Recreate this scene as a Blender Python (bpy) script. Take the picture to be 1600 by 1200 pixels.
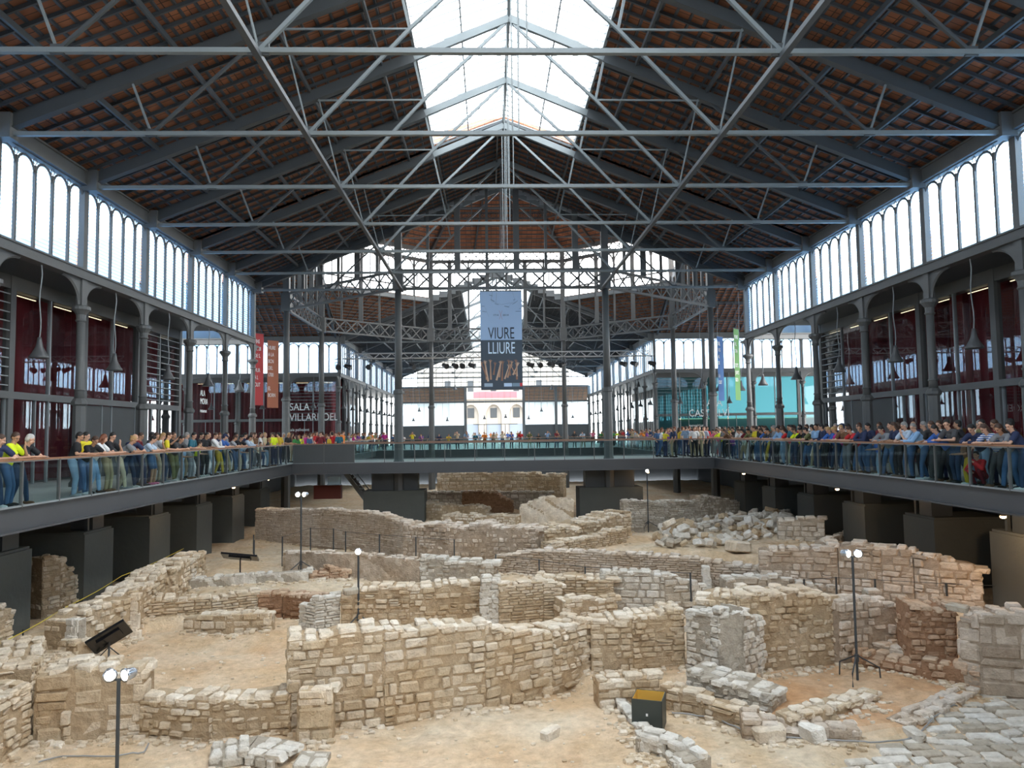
import bpy, math, random
import numpy as np
from mathutils import Vector, Matrix
PI = math.pi
rnd = random.Random(7)
for o in list(bpy.data.objects): bpy.data.objects.remove(o)
S = bpy.context.scene; C = S.collection

# ---------------------------------------------------------------- camera
F, YAW, PITCH, ROLL, CX, CZ = 1175.06, 0.0310095, 0.0648803, 0.0135689, -0.8323, 1.5406
fw = Vector((math.sin(YAW)*math.cos(PITCH), math.cos(YAW)*math.cos(PITCH), math.sin(PITCH)))
r0 = Vector((math.cos(YAW), -math.sin(YAW), 0)); u0 = r0.cross(fw)
rr = r0*math.cos(ROLL)-u0*math.sin(ROLL); uu = u0*math.cos(ROLL)+r0*math.sin(ROLL)
cam = bpy.data.cameras.new('camera'); co = bpy.data.objects.new('camera', cam); C.objects.link(co)
M = Matrix((rr, uu, -fw)).transposed().to_4x4(); M.translation = (CX, 0, CZ); co.matrix_world = M
cam.sensor_width = 36; cam.lens = F/1600*36; cam.clip_end = 600; cam.clip_start = .05
S.camera = co
def ray(px, py): return fw + rr*((px-800)/F) - uu*((py-600)/F)
def atz(px, py, z):
    d = ray(px, py); t = (z-CZ)/d.z; return Vector((CX, 0, CZ))+d*t
def atx(px, py, X):
    d = ray(px, py); t = (X-CX)/d.x; return Vector((CX, 0, CZ))+d*t
def aty(px, py, Y):
    d = ray(px, py); return Vector((CX, 0, CZ))+d*(Y/d.y)
def proj(P):
    d = Vector(P)-Vector((CX, 0, CZ)); z = d.dot(fw); return 800+F*d.dot(rr)/z, 600-F*d.dot(uu)/z

# ---------------------------------------------------------------- light, sky, exposure
S.view_settings.view_transform = 'Standard'; S.view_settings.look = 'None'
S.view_settings.gamma = 1; S.view_settings.use_curve_mapping = False
S.view_settings.exposure = 0.85
W = bpy.data.worlds.new('sky'); S.world = W; W.use_nodes = True
wn = W.node_tree; wb = wn.nodes['Background']      # overcast sky, brighter and whiter toward the right-hand side of the hall
wt = wn.nodes.new('ShaderNodeTexCoord'); wx = wn.nodes.new('ShaderNodeSeparateXYZ'); wn.links.new(wt.outputs['Generated'], wx.inputs[0])
wm = wn.nodes.new('ShaderNodeMapRange'); wm.inputs[1].default_value = -1; wm.inputs[2].default_value = 1; wm.inputs[3].default_value = 2.6; wm.inputs[4].default_value = 7.4
wn.links.new(wx.outputs['X'], wm.inputs[0]); wn.links.new(wm.outputs[0], wb.inputs[1])
wc = wn.nodes.new('ShaderNodeMapRange'); wc.inputs[1].default_value = -1; wc.inputs[2].default_value = 1; wn.links.new(wx.outputs['X'], wc.inputs[0])
wr_ = wn.nodes.new('ShaderNodeMix'); wr_.data_type = 'RGBA'; wr_.inputs[6].default_value = (.84, .92, 1, 1); wr_.inputs[7].default_value = (1, .97, .93, 1)
wn.links.new(wc.outputs[0], wr_.inputs[0]); wn.links.new(wr_.outputs[2], wb.inputs[0])
def area(name, loc, rot, sx, sy, portal=True, power=0, col=(1, 1, 1)):
    l = bpy.data.lights.new(name, 'AREA'); l.shape = 'RECTANGLE'; l.size = sx; l.size_y = sy
    l.energy = power; l.color = col
    if portal: l.cycles.is_portal = True
    o = bpy.data.objects.new(name, l); C.objects.link(o); o.location = loc; o.rotation_euler = rot
    return o
area('skylight_portal', (0, 16, 16.6), (0, 0, 0), 7, 37)
area('skylight_portal', (0, 90, 16.6), (0, 0, 0), 7, 46)
area('window_portal', (-14.6, 20.5, 8.5), (0, -PI/2, 0), 3.2, 46)
area('window_portal', (14.6, 20.5, 8.5), (0, PI/2, 0), 3.2, 46)
area('window_portal', (0, -4.5, 8), (PI/2, 0, 0), 30, 16)
S.cycles.use_denoising = True
S.cycles.max_bounces = 7; S.cycles.diffuse_bounces = 4; S.cycles.glossy_bounces = 3
S.cycles.transparent_max_bounces = 16; S.cycles.transmission_bounces = 4
S.cycles.sample_clamp_indirect = 6; S.cycles.caustics_reflective = False; S.cycles.caustics_refractive = False

# ---------------------------------------------------------------- materials
def mat(name, col, rough=.6, metal=0, bump=0, bscale=20, var=0, vscale=4, spec=.5, coord='Object'):
    m = bpy.data.materials.new(name); m.use_nodes = True; nt = m.node_tree; b = nt.nodes['Principled BSDF']
    b.inputs['Base Color'].default_value = (*col, 1); b.inputs['Roughness'].default_value = rough
    b.inputs['Metallic'].default_value = metal; b.inputs['Specular IOR Level'].default_value = spec
    tc = nt.nodes.new('ShaderNodeTexCoord')
    if var:
        n = nt.nodes.new('ShaderNodeTexNoise'); n.inputs['Scale'].default_value = vscale; n.inputs['Detail'].default_value = 5
        nt.links.new(tc.outputs[coord], n.inputs['Vector'])
        mx = nt.nodes.new('ShaderNodeMix'); mx.data_type = 'RGBA'
        mx.inputs[6].default_value = (*[c*(1-var) for c in col], 1); mx.inputs[7].default_value = (*[min(1, c*(1+var)) for c in col], 1)
        nt.links.new(n.outputs['Fac'], mx.inputs[0]); nt.links.new(mx.outputs[2], b.inputs['Base Color'])
    if bump:
        n = nt.nodes.new('ShaderNodeTexNoise'); n.inputs['Scale'].default_value = bscale; n.inputs['Detail'].default_value = 6
        nt.links.new(tc.outputs[coord], n.inputs['Vector'])
        bp = nt.nodes.new('ShaderNodeBump'); bp.inputs['Strength'].default_value = bump; bp.inputs['Distance'].default_value = .05
        nt.links.new(n.outputs['Fac'], bp.inputs['Height']); nt.links.new(bp.outputs[0], b.inputs['Normal'])
    return m
def emis(name, col, s):
    m = bpy.data.materials.new(name); m.use_nodes = True; nt = m.node_tree
    nt.nodes.remove(nt.nodes['Principled BSDF']); e = nt.nodes.new('ShaderNodeEmission')
    e.inputs[0].default_value = (*col, 1); e.inputs[1].default_value = s
    nt.links.new(e.outputs[0], nt.nodes['Material Output'].inputs[0]); return m
def glass(name, tint, refl=1.5, rough=.0, haze=0, hazecol=(.8, .9, .95)):
    """clear sheet: tinted see-through with a Fresnel mirror on top"""
    m = bpy.data.materials.new(name); m.use_nodes = True; nt = m.node_tree
    nt.nodes.remove(nt.nodes['Principled BSDF'])
    t = nt.nodes.new('ShaderNodeBsdfTransparent'); t.inputs[0].default_value = (*tint, 1)
    g = nt.nodes.new('ShaderNodeBsdfGlossy'); g.inputs['Roughness'].default_value = rough; g.inputs[0].default_value = (.9, .95, 1, 1)
    fr = nt.nodes.new('ShaderNodeFresnel'); fr.inputs[0].default_value = refl
    mx = nt.nodes.new('ShaderNodeMixShader'); ge = nt.nodes.new('ShaderNodeNewGeometry'); k = nt.nodes.new('ShaderNodeMath'); k.operation = 'MULTIPLY'; sb = nt.nodes.new('ShaderNodeMath'); sb.operation = 'SUBTRACT'; sb.inputs[0].default_value = 1
    nt.links.new(ge.outputs['Backfacing'], sb.inputs[1]); nt.links.new(fr.outputs[0], k.inputs[0]); nt.links.new(sb.outputs[0], k.inputs[1]); nt.links.new(k.outputs[0], mx.inputs[0])
    nt.links.new(t.outputs[0], mx.inputs[1]); nt.links.new(g.outputs[0], mx.inputs[2]); out = mx
    if haze:
        d = nt.nodes.new('ShaderNodeBsdfTranslucent'); d.inputs[0].default_value = (*hazecol, 1)
        m2 = nt.nodes.new('ShaderNodeMixShader'); m2.inputs[0].default_value = haze
        nt.links.new(mx.outputs[0], m2.inputs[1]); nt.links.new(d.outputs[0], m2.inputs[2]); out = m2
    nt.links.new(out.outputs[0], nt.nodes['Material Output'].inputs[0]); return m
IRON = mat('grey_painted_iron', (.098, .103, .104), .5, 0, .15, 30, .12, 1.5)
IRON2 = mat('light_grey_painted_iron', (.24, .265, .28), .45, 0, 0, 20, .1, 2)
RIRON = mat('shaded_grey_roof_iron', (.05, .055, .058), .5, 0, 0, 20, .12, 1.5)  # grey iron again, darkened in colour for the dimmer light under the roof
TIEM = mat('roof_tie_iron', (.15, .17, .175), .45, 0, 0, 20, .1, 2)
BELLM = mat('lamp_grey', (.08, .085, .09), .4)
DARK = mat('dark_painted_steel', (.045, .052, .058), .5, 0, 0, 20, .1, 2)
CONC = mat('grey_panel', (.07, .076, .08), .7, 0, .1, 12, .12, 1.2)
DECK = mat('pale_deck', (.42, .43, .42), .55, 0, 0, 20, .1, .7)
FASCIA = mat('walkway_fascia_steel', (.062, .065, .072), .45, 0, 0, 20, .12, .8)
WOODR = mat('brown_handrail_wood', (.30, .14, .07), .45, 0, 0, 20, .2, 6)
RED = mat('dark_red_curtain', (.15, .008, .015), .8)
BLACK = mat('black_plastic', (.015, .015, .017), .4)
WHITEP = mat('white_paint', (.75, .77, .78), .5)
RAILGLASS = glass('railing_glass', (.80, .88, .88), 1.45)
FACGLASS = glass('facade_glass', (.88, .88, .88), 2.0)
TEALGLASS = glass('teal_facade_glass', (.13, .24, .26), 1.5, haze=.12, hazecol=(.35, .75, .8))
SKYGLASS = glass('skylight_glass', (.93, .96, .98), 1.02)
FROST = glass('frosted_glass', (.8, .88, .93), 1.02, haze=.45)
LPANE = glass('frosted_clerestory_glass', (.85, .92, .97), 1.02, haze=.75, hazecol=(.86, .94, 1))
LOUVRE = glass('glass_louvre', (.38, .64, .9), 1.02, haze=.3, hazecol=(.45, .7, 1))
LAMPON = emis('lamp_glow', (1, .62, .3), 9)
LAMPW = emis('white_lamp_glow', (1, .9, .75), 4)
def terracotta():
    m = mat('terracotta_roof_tiles', (.3, .1, .05), .85); nt = m.node_tree; b = nt.nodes['Principled BSDF']
    tc = nt.nodes.new('ShaderNodeTexCoord'); br = nt.nodes.new('ShaderNodeTexBrick')
    br.offset = 0; br.inputs['Scale'].default_value = 1; br.inputs['Brick Width'].default_value = .45; br.inputs['Row Height'].default_value = .3
    br.inputs['Mortar Size'].default_value = .018; br.inputs['Mortar Smooth'].default_value = .6; br.inputs['Bias'].default_value = -.1
    br.inputs['Color1'].default_value = (.30, .122, .058, 1); br.inputs['Color2'].default_value = (.19, .074, .038, 1); br.inputs['Mortar'].default_value = (.05, .028, .02, 1)
    nt.links.new(tc.outputs['Object'], br.inputs['Vector'])
    n = nt.nodes.new('ShaderNodeTexNoise'); n.inputs['Scale'].default_value = 1.3; n.inputs['Detail'].default_value = 6
    nt.links.new(tc.outputs['Object'], n.inputs['Vector'])
    mx = nt.nodes.new('ShaderNodeMix'); mx.data_type = 'RGBA'; mx.blend_type = 'MULTIPLY'; mx.inputs[0].default_value = .6
    rp = nt.nodes.new('ShaderNodeValToRGB'); rp.color_ramp.elements[0].position = .3; rp.color_ramp.elements[0].color = (.45, .42, .4, 1); rp.color_ramp.elements[1].position = .7; rp.color_ramp.elements[1].color = (1.15, 1.1, 1.05, 1)
    nt.links.new(n.outputs['Fac'], rp.inputs[0]); nt.links.new(br.outputs['Color'], mx.inputs[6]); nt.links.new(rp.outputs[0], mx.inputs[7])
    nt.links.new(mx.outputs[2], b.inputs['Base Color']); return m
TERRA = terracotta()

# ---------------------------------------------------------------- mesh helpers
class MB:
    def __init__(s): s.v = []; s.f = []; s.n = 0; s.t = []
    def add(s, vs, fs, tint=None):
        s.v.extend(tuple(p) for p in vs); s.f.extend(tuple(i+s.n for i in f) for f in fs); s.n += len(vs)
        if tint is not None: s.t.extend([tint]*len(fs))
        return s
    def box(s, x0, x1, y0, y1, z0, z1):
        return s.add([(x0,y0,z0),(x1,y0,z0),(x1,y1,z0),(x0,y1,z0),(x0,y0,z1),(x1,y0,z1),(x1,y1,z1),(x0,y1,z1)],
                     [(0,3,2,1),(4,5,6,7),(0,1,5,4),(1,2,6,5),(2,3,7,6),(3,0,4,7)])
    def bar(s, p, q, w=.06, h=None, up=(0,0,1)):
        p = Vector(p); q = Vector(q); h = w if h is None else h; d = (q-p)
        if d.length < 1e-6: return s
        d.normalize(); up = Vector(up)
        if abs(d.dot(up)) > .98: up = Vector((0,1,0)) if abs(d.y) < .9 else Vector((1,0,0))
        a = d.cross(up).normalized()*w/2; b = a.cross(d).normalized()*h/2
        vs = [p-a-b, p+a-b, p+a+b, p-a+b, q-a-b, q+a-b, q+a+b, q-a+b]
        return s.add(vs, [(0,3,2,1),(4,5,6,7),(0,1,5,4),(1,2,6,5),(2,3,7,6),(3,0,4,7)])
    def tube(s, pts, r=.03, n=6):
        pts = [Vector(p) for p in pts]; rs = r if isinstance(r, (list, tuple)) else [r]*len(pts); vs = []; fs = []
        for i, p in enumerate(pts):
            d = (pts[min(i+1, len(pts)-1)]-pts[max(i-1, 0)]).normalized()
            up = Vector((0,0,1)) if abs(d.z) < .95 else Vector((0,1,0))
            a = d.cross(up).normalized(); b = a.cross(d)
            for k in range(n): vs.append(p+(a*math.cos(2*PI*k/n)+b*math.sin(2*PI*k/n))*rs[i])
        for i in range(len(pts)-1):
            for k in range(n): fs.append((i*n+k, i*n+(k+1)%n, (i+1)*n+(k+1)%n, (i+1)*n+k))
        fs.append(tuple(reversed(range(n)))); fs.append(tuple((len(pts)-1)*n+k for k in range(n)))
        return s.add(vs, fs)
    def lathe(s, prof, n=12, c=(0,0), ph=0):
        vs = []; fs = []
        for r, z in prof:
            for k in range(n): vs.append((c[0]+r*math.cos(2*PI*k/n+ph), c[1]+r*math.sin(2*PI*k/n+ph), z))
        for i in range(len(prof)-1):
            for k in range(n): fs.append((i*n+k, i*n+(k+1)%n, (i+1)*n+(k+1)%n, (i+1)*n+k))
        fs.append(tuple(reversed(range(n)))); fs.append(tuple((len(prof)-1)*n+k for k in range(n)))
        return s.add(vs, fs)
    def prism(s, poly, t):
        """poly: 3-D loop; t: thickness vector"""
        t = Vector(t); n = len(poly); vs = [Vector(p) for p in poly]+[Vector(p)+t for p in poly]
        fs = [tuple(reversed(range(n))), tuple(range(n, 2*n))]+[(i, (i+1)%n, n+(i+1)%n, n+i) for i in range(n)]
        return s.add(vs, fs)
    def quad(s, a, b, c, d): return s.add([a, b, c, d], [(0,1,2,3)])
    def build(s, name, m, parent=None, smooth=False, link=True):
        me = bpy.data.meshes.new(name); me.from_pydata(s.v, [], s.f); me.materials.append(m)
        if smooth: me.polygons.foreach_set('use_smooth', [True]*len(me.polygons))
        if s.t:
            at = me.attributes.new('tint', 'FLOAT', 'FACE'); at.data.foreach_set('value', s.t)
        o = bpy.data.objects.new(name, me); C.objects.link(o)
        if parent: o.parent = parent
        return o
def tag(o, label=None, cat=None, group=None, kind=None):
    if label: o['label'] = label
    if cat: o['category'] = cat
    if group: o['group'] = group
    if kind: o['kind'] = kind
    return o
def thing(name, label, cat, loc=(0,0,0), rz=0, group=None, kind=None):
    o = bpy.data.objects.new(name, None); C.objects.link(o); o.location = loc; o.rotation_euler = (0,0,rz)
    o.empty_display_size = .2
    return tag(o, label, cat, group, kind)
def struct(name, mb, m, parent=None, smooth=False):
    o = mb.build(name, m, parent, smooth)
    if not parent: o['kind'] = 'structure'
    return o
KIDS = {}
def copy_tree(o, loc=None, rz=None, label=None, group=None, parent=None):
    c = o.copy(); C.objects.link(c)
    if parent: c.parent = parent
    for ch in list(o.children): copy_tree(ch, parent=c)
    if loc is not None: c.location = loc
    if rz is not None: c.rotation_euler = (0, 0, rz)
    if label: c['label'] = label
    if group: c['group'] = group
    return c
ORD = ['first','second','third','fourth','fifth','sixth','seventh','eighth','ninth','tenth','eleventh','twelfth','thirteenth','fourteenth','fifteenth','sixteenth']
# ================================================================ the hall
BX = 14.19                 # half width of the nave
YP = lambda k: 24.93+4.5*k # column rows
YB0, YB1 = 42.93, 67.43    # crossing
YC = (YB0+YB1)/2
YE = YB1+45.0              # far end wall
XT = 40.0                  # transept ends
ZT = 9.86                  # truss ties
def roofz(x): return 10.45+.395*(BX-abs(x))   # roof slab underside
SX = 3.26; SZ = roofz(SX); RZ = 15.98

# ---- roofs
def slope_roof(tr, y0, y1, side, xin, nm='ceiling'):
    """tr maps (across, along, z) to world; one slope of a gable roof from eave to xin"""
    xe = side*(BX+.5); xi = side*xin
    mb = MB(); a, b = (roofz(BX)-.395*.5), roofz(xin)
    mb.prism([tr(xe, y0, a), tr(xi, y0, b), tr(xi, y1, b), tr(xe, y1, a)], (0, 0, .12))
    root = struct(nm, mb, TERRA)
    bt = MB(); L = abs(BX-xin); n = int(L/.42)
    for i in range(n+1):
        x = side*(BX-i*L/n); bt.bar(tr(x, y0, roofz(x)-.03), tr(x, y1, roofz(x)-.03), .075, .07)
    ny = int(abs(y1-y0)/.6)
    for i in range(ny+1):
        y = y0+(y1-y0)*i/ny; bt.bar(tr(side*BX, y, roofz(BX)-.10), tr(xi, y, b-.10), .06, .1)
    bt.build('roof_battens', DARK, root)
    for t in (.22, .45, .68, .9) if xin > 1 else (.18, .38, .58, .78, .98):
        x = side*(BX-t*L); p = MB(); p.bar(tr(x, y0, roofz(x)-.24), tr(x, y1, roofz(x)-.24), .075, .16)
        p.build('purlin', RIRON, root)
    return root
nav = lambda x, y, z: Vector((x, y, z))
trn = lambda x, y, z: Vector((y, YC+x*(YB1-YC)/BX, z))
for s in (-1, 1):
    slope_roof(nav, -3, YP(2), s, SX); slope_roof(nav, YP(2), YB0, s, 0.0)
    slope_roof(nav, YB1, YE, s, SX)
    for t in (-1, 1): slope_roof(trn, t*(BX-.03), t*XT, s, 0.0)
# the skylight strip of the nave must close at the row where the glass ends
# ---- skylights
def skylight(y0, y1, n):
    root = thing('window', None, None); root.name = 'window_%d' % n; root['kind'] = 'structure'
    g = MB()
    for s in (-1, 1): g.prism([(s*SX, y0, SZ+.12), (0, y0, RZ+.1), (0, y1, RZ+.1), (s*SX, y1, SZ+.12)], (0, 0, .012))
    g.build('pane', SKYGLASS, root)
    b = MB(); ny = int((y1-y0)/.5)
    for i in range(ny+1):
        y = y0+(y1-y0)*i/ny
        for s in (-1, 1): b.bar((s*SX, y, SZ+.08), (0, y, RZ+.06), .025, .05)
    b.build('glazing_bars', IRON2, root)
    f = MB()
    for s in (-1, 1):
        f.bar((s*SX, y0, SZ+.02), (s*SX, y1, SZ+.02), .1, .22); f.bar((s*SX*.5, y0, (SZ+RZ)/2+.02), (s*SX*.5, y1, (SZ+RZ)/2+.02), .05, .08)
    f.bar((0, y0, RZ), (0, y1, RZ), .12, .2); f.build('skylight_frame', IRON2, root)
skylight(-3, YP(2), 1); skylight(YB1, YE, 2)

# ---- trusses
def truss(y, lab):
    r = thing('roof_truss', lab, 'roof truss', (0, y, 0), 0, None)
    for s in (-1, 1):
        m = MB(); z = lambda x: roofz(x)-.42
        m.bar((s*BX, 0, z(BX)), (s*SX, 0, z(SX)), .16, .34)
        m.bar((s*BX, 0, z(BX)-.2), (s*SX, 0, z(SX)-.2), .24, .03); m.build('rafter', RIRON, r)
        m = MB(); m.bar((s*SX, 0, z(SX)), (0, 0, RZ-.25), .14, .26); m.build('upper_rafter', TIEM, r)
        m = MB(); zj = ZT+3.0
        m.bar((s*5.72, 0, ZT), (s*2.93, 0, zj), .09, .09); m.bar((s*2.93, 0, zj), (s*.15, 0, RZ-.45), .09, .09)
        m.build('main_diagonal', TIEM, r)
        m = MB()
        for o in (-.05, .05): m.bar((s*5.72, o, ZT), (s*6.5, o, z(6.5)), .03, .03)
        m.build('double_strut', TIEM, r)
        m = MB(); m.bar((s*2.93, 0, zj), (s*SX, 0, z(SX)), .08); m.build('strut', TIEM, r)
        m = MB(); m.bar((s*2.93, 0, zj), (s*6.5, 0, zj-.02), .05); m.build('collar', TIEM, r)
        m = MB(); m.bar((s*10.0, 0, ZT), (s*6.6, 0, z(6.6)), .075); m.build('outer_diagonal', RIRON, r)
        m = MB(); m.bar((s*10.0, 0, ZT), (s*10.6, 0, z(10.6)), .055); m.build('outer_strut', TIEM, r)
        m = MB(); m.prism([(s*5.5, -.03, ZT-.1), (s*5.95, -.03, ZT-.1), (s*5.95, -.03, ZT+.2), (s*5.5, -.03, ZT+.2)], (0, .06, 0))
        m.build('gusset_plate', RIRON, r); m = MB(); m.prism([(s*9.85, -.03, ZT-.08), (s*10.15, -.03, ZT-.08), (s*10.15, -.03, ZT+.14), (s*9.85, -.03, ZT+.14)], (0, .06, 0)); m.build('gusset_plate', RIRON, r)
        m = MB(); m.box(s*BX-s*.05, s*(BX-.5), -.2, .2, ZT-.15, roofz(BX)-.05) if s > 0 else m.box(s*(BX), s*(BX-.5), -.2, .2, ZT-.15, roofz(BX)-.05)
        m.build('end_bracket', IRON, r)
    m = MB(); m.bar((-BX, 0, ZT), (BX, 0, ZT), .13, .11); m.build('tie_beam', TIEM, r)
    m = MB()
    for o in (-.09, .09): m.bar((o, 0, ZT), (o, 0, RZ-.3), .035)
    m.build('king_rods', TIEM, r)
    return r
tp = truss(YP(-3), 'grey iron roof truss nearest the camera, rafters running out of the picture')
ky = list(range(-2, 5))
for i, k in enumerate(ky):
    copy_tree(tp, (0, YP(k), 0), label='grey iron roof truss of the near nave, %s from the photo top' % ORD[i] if k < 4 else 'grey iron roof truss closing the near nave where the octagonal drum begins')
for i in range(0, 11, 2):
    copy_tree(tp, (0, YB1+4.5*i+.3, 0), label='grey iron roof truss of the far nave behind the hanging poster, %s from the drum' % ORD[i//2])
for s in (-1, 1):
    m = MB(); m.bar((s*5.72, -3, ZT-.12), (s*5.72, YB0, ZT-.12), .14, .12); tag(m.build('longitudinal_tie_beam', RIRON), 'long dark iron beam running lengthwise under the %s ends of the roof truss diagonals' % ('left' if s < 0 else 'right'), 'roof beam')

# ---- clerestory windows, girders, columns
GZ0, GZ1 = 6.78, 7.07
def clere_proto():
    r = thing('window_3', None, None, kind='structure'); w = 4.5; n = 5; p = w/n; z0 = GZ1; z1 = 9.88; zs = z1-p/2-.05
    f = MB()
    for i in range(1, n): f.bar((0, i*p, z0), (0, i*p, z1-.25), .08, .085)
    for i in range(n):
        c = (i+.5)*p; R = p/2-.035
        pts = [(0, c+R*math.cos(a), zs+R*math.sin(a)) for a in [PI*j/8 for j in range(9)]]
        f.tube(pts, .042, 4)
        pts = [(0, i*p+.09*math.cos(a), z1-.13+.09*math.sin(a)) for a in [PI*j/4 for j in range(9)]]
        f.tube(pts, .014, 3)
    f.box(-.09, .09, 0, w, z1-.03, z1+.06); f.box(-.12, .12, 0, w, z0, z0+.06)
    f.box(-.1, .1, -.13, .13, z0, z1); f.build('window_frame', IRON, r)
    g = MB(); k = 22
    for i in range(k):
        z = z0+.1+(z1-z0-.12)*i/k; g.add([(.06, .12, z), (.06, w-.12, z), (.14, w-.12, z+.1), (.14, .12, z+.1)], [(0, 1, 2, 3)])
    g.build('glass_louvres', LOUVRE, r)
    g = MB(); g.add([(.17, .1, z0), (.17, w-.1, z0), (.17, w-.1, z1), (.17, .1, z1)], [(0, 1, 2, 3)]); g.build('pane', LPANE, r)
    return r
WP = clere_proto(); WN = [3]
def clere(loc, rz):
    if WN[0] == 3: o = WP; o.location = loc; o.rotation_euler = (0, 0, rz); WN[0] += 1; return
    o = copy_tree(WP, loc, rz); o.name = 'window_%d' % WN[0]; WN[0] += 1
def wall_line(a, b, name):
    """eave beam + girder between two points along a row of columns"""
    d = Vector(b)-Vector(a)
    m = MB(); A = Vector(a); B = Vector(b)
    m.bar(A+Vector((0,0,10.12)), B+Vector((0,0,10.12)), .3, .48); m.bar(A+Vector((0,0,9.9)), B+Vector((0,0,9.9)), .42, .05)
    m.bar(A+Vector((0,0,10.36)), B+Vector((0,0,10.36)), .42, .06)
    m.bar(A+Vector((0,0,(GZ0+GZ1)/2)), B+Vector((0,0,(GZ0+GZ1)/2)), .26, GZ1-GZ0); m.bar(A+Vector((0,0,GZ0)), B+Vector((0,0,GZ0)), .36, .04)
    m.bar(A+Vector((0,0,GZ1)), B+Vector((0,0,GZ1)), .36, .04)
    return struct(name, m, IRON)
def column_proto():
    r = thing('iron_column', '', 'column')
    b = MB(); b.lathe([(.26,0),(.26,.12),(.2,.2),(.19,2.6),(.25,2.66),(.25,2.74),(.17,2.85)], 8); b.build('column_base', IRON, r)
    s = MB(); s.lathe([(.15,2.8),(.13,3.2),(.125,5.5)], 14); s.lathe([(.16,3.1),(.16,3.16)],14); s.build('shaft', IRON, r, True)
    c = MB(); c.lathe([(.13,5.35),(.17,5.4),(.14,5.46),(.15,5.6),(.24,5.72),(.28,5.76),(.28,5.86),(.2,5.9)], 14); c.box(-.1,.1,-.16,.16,5.88,GZ0); c.build('capital', IRON, r)
    for sg in (-1, 1):
        m = MB(); pts = [(-.04, sg*.16, 5.92)]
        for j in range(9):
            a = PI/2*j/8; pts.append((-.04, sg*(.18+1.0*(1-math.cos(a))), 5.92+.82*math.sin(a)))
        pts.append((-.04, sg*.16, 6.78)); m.prism(pts if sg > 0 else pts[::-1], (.08, 0, 0))
        c1 = [(-.06+0, p[1], p[2]) for p in pts[1:-1]]; m.tube([(0, p[1], p[2]) for p in c1], .05, 4); m.build('curved_bracket', IRON, r)
    return r
CPR = column_proto(); first = [1]
def column(x, y, rz, lab, group=None):
    if first[0]: first[0] = 0; o = CPR; o.location = (x, y, 0); o.rotation_euler = (0, 0, rz); o['label'] = lab
    else: o = copy_tree(CPR, (x, y, 0), rz, lab)
    if group: o['group'] = group
    return o
for s, sd in ((-1, 'left'), (1, 'right')):
    wall_line((s*BX, -3, 0), (s*BX, YB0, 0), 'wall_%s' % sd)
    wall_line((s*BX, YB1, 0), (s*BX, YE, 0), 'wall_far_%s' % sd)
    for t, nm in ((YB0, 'near'), (YB1, 'far')): wall_line((s*BX, t, 0), (s*XT, t, 0), 'wall_%s_%s_transept' % (nm, sd))
    for k in range(-6, 5):
        y = YP(k)
        if k < 4: clere((s*BX, y, 0), 0 if s > 0 else 0) if s > 0 else clere((s*BX, y+4.5, 0), PI)
        if k >= -3: column(s*BX, y, 0, 'grey bracketed iron column on the %s gallery, %s from the camera' % (sd, ORD[k+3]))
    for i in range(11):
        y = YB1+4.5*i
        if i < 10: clere((s*BX, y, 0), 0) if s > 0 else clere((s*BX, y+4.5, 0), PI)
        column(s*BX, y, 0, ('grey cast iron column at the corner of far nave and %s transept' % sd) if i == 0 else 'grey cast iron column, %s row of the far nave, %s behind the corner' % (sd, ORD[i-1]))
    for i in range(5):
        x0 = s*(BX+4.5*i)
        clere((x0 if s < 0 else x0+4.5, YB1, 0), PI/2)
        column(s*(BX+4.5*(i+1)), YB1, PI/2, 'grey iron column under the %s transept windows, %s from the corner' % (sd, ORD[i]))
for s, sd in ((-1, 'left'), (1, 'right')):
    for i in range(5): clere((s*BX+(4.5*i if s > 0 else -4.5*(i+1)), YB0, 0), -PI/2)
    x0, x1 = sorted((s*(16.6+9), s*40.0)); m = MB(); m.box(x0, x1, YB0-.1, YB0+.1, 0, GZ0); x0, x1 = sorted((s*(BX+22.5), s*40.0)); m.box(x0, x1, YB0-.1, YB0+.1, GZ0, 9.9); struct('wall_near_%s_transept_infill' % sd, m, CONC)
# ---- tall drum columns and octagon
OV = [(-5.97, YB0), (5.97, YB0), (BX, 49.95), (BX, 60.4), (5.97, YB1), (-5.97, YB1), (-BX, 60.4), (-BX, 49.95)]
ON = ['left front column of the octagon, standing on the bridge', 'right front column of the octagon, standing on the bridge', 'right near side column of the octagon', 'right far side column of the octagon',
      'right rear column of the octagon', 'left rear column of the octagon', 'left far side column of the octagon', 'left near side column of the octagon']
for (x, y), nm in zip(OV, ON):
    r = thing('tall_column', 'tall slender grey iron column, '+nm, 'column', (x, y, 0))
    m = MB(); m.lathe([(.30,-4.4),(.30,.05),(.27,.1),(.25,3.8),(.32,3.86),(.32,3.96),(.22,4.1)], 8); m.build('column_base', IRON, r)
    m = MB(); m.lathe([(.21,4.0),(.19,9.9)], 14); m.build('shaft', IRON, r, True)
    m = MB(); m.box(-.3,.3,-.3,.3,9.8,11.0); m.box(-.2,.2,-.2,.2,11,18.1); m.build('drum_post', IRON, r)
def lattice(mb, a, b, z0, z1, cell, w=.09, chord=.12):
    A = Vector((*a, 0)); B = Vector((*b, 0)); L = (B-A).length; n = max(1, round(L/cell)); d = (B-A)/n
    for z in (z0, z1): mb.bar(A+Vector((0,0,z)), B+Vector((0,0,z)), chord*1.6, chord)
    for i in range(n):
        p = A+d*i; q = p+d
        mb.bar(p+Vector((0,0,z0)), q+Vector((0,0,z1)), .03, w); mb.bar(p+Vector((0,0,z1)), q+Vector((0,0,z0)), .03, w)
        mb.bar(p+Vector((0,0,z0)), p+Vector((0,0,z1)), .05, .05)
side_n = ['near', 'right near diagonal', 'right', 'right far diagonal', 'far', 'left far diagonal', 'left', 'left near diagonal']
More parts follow.
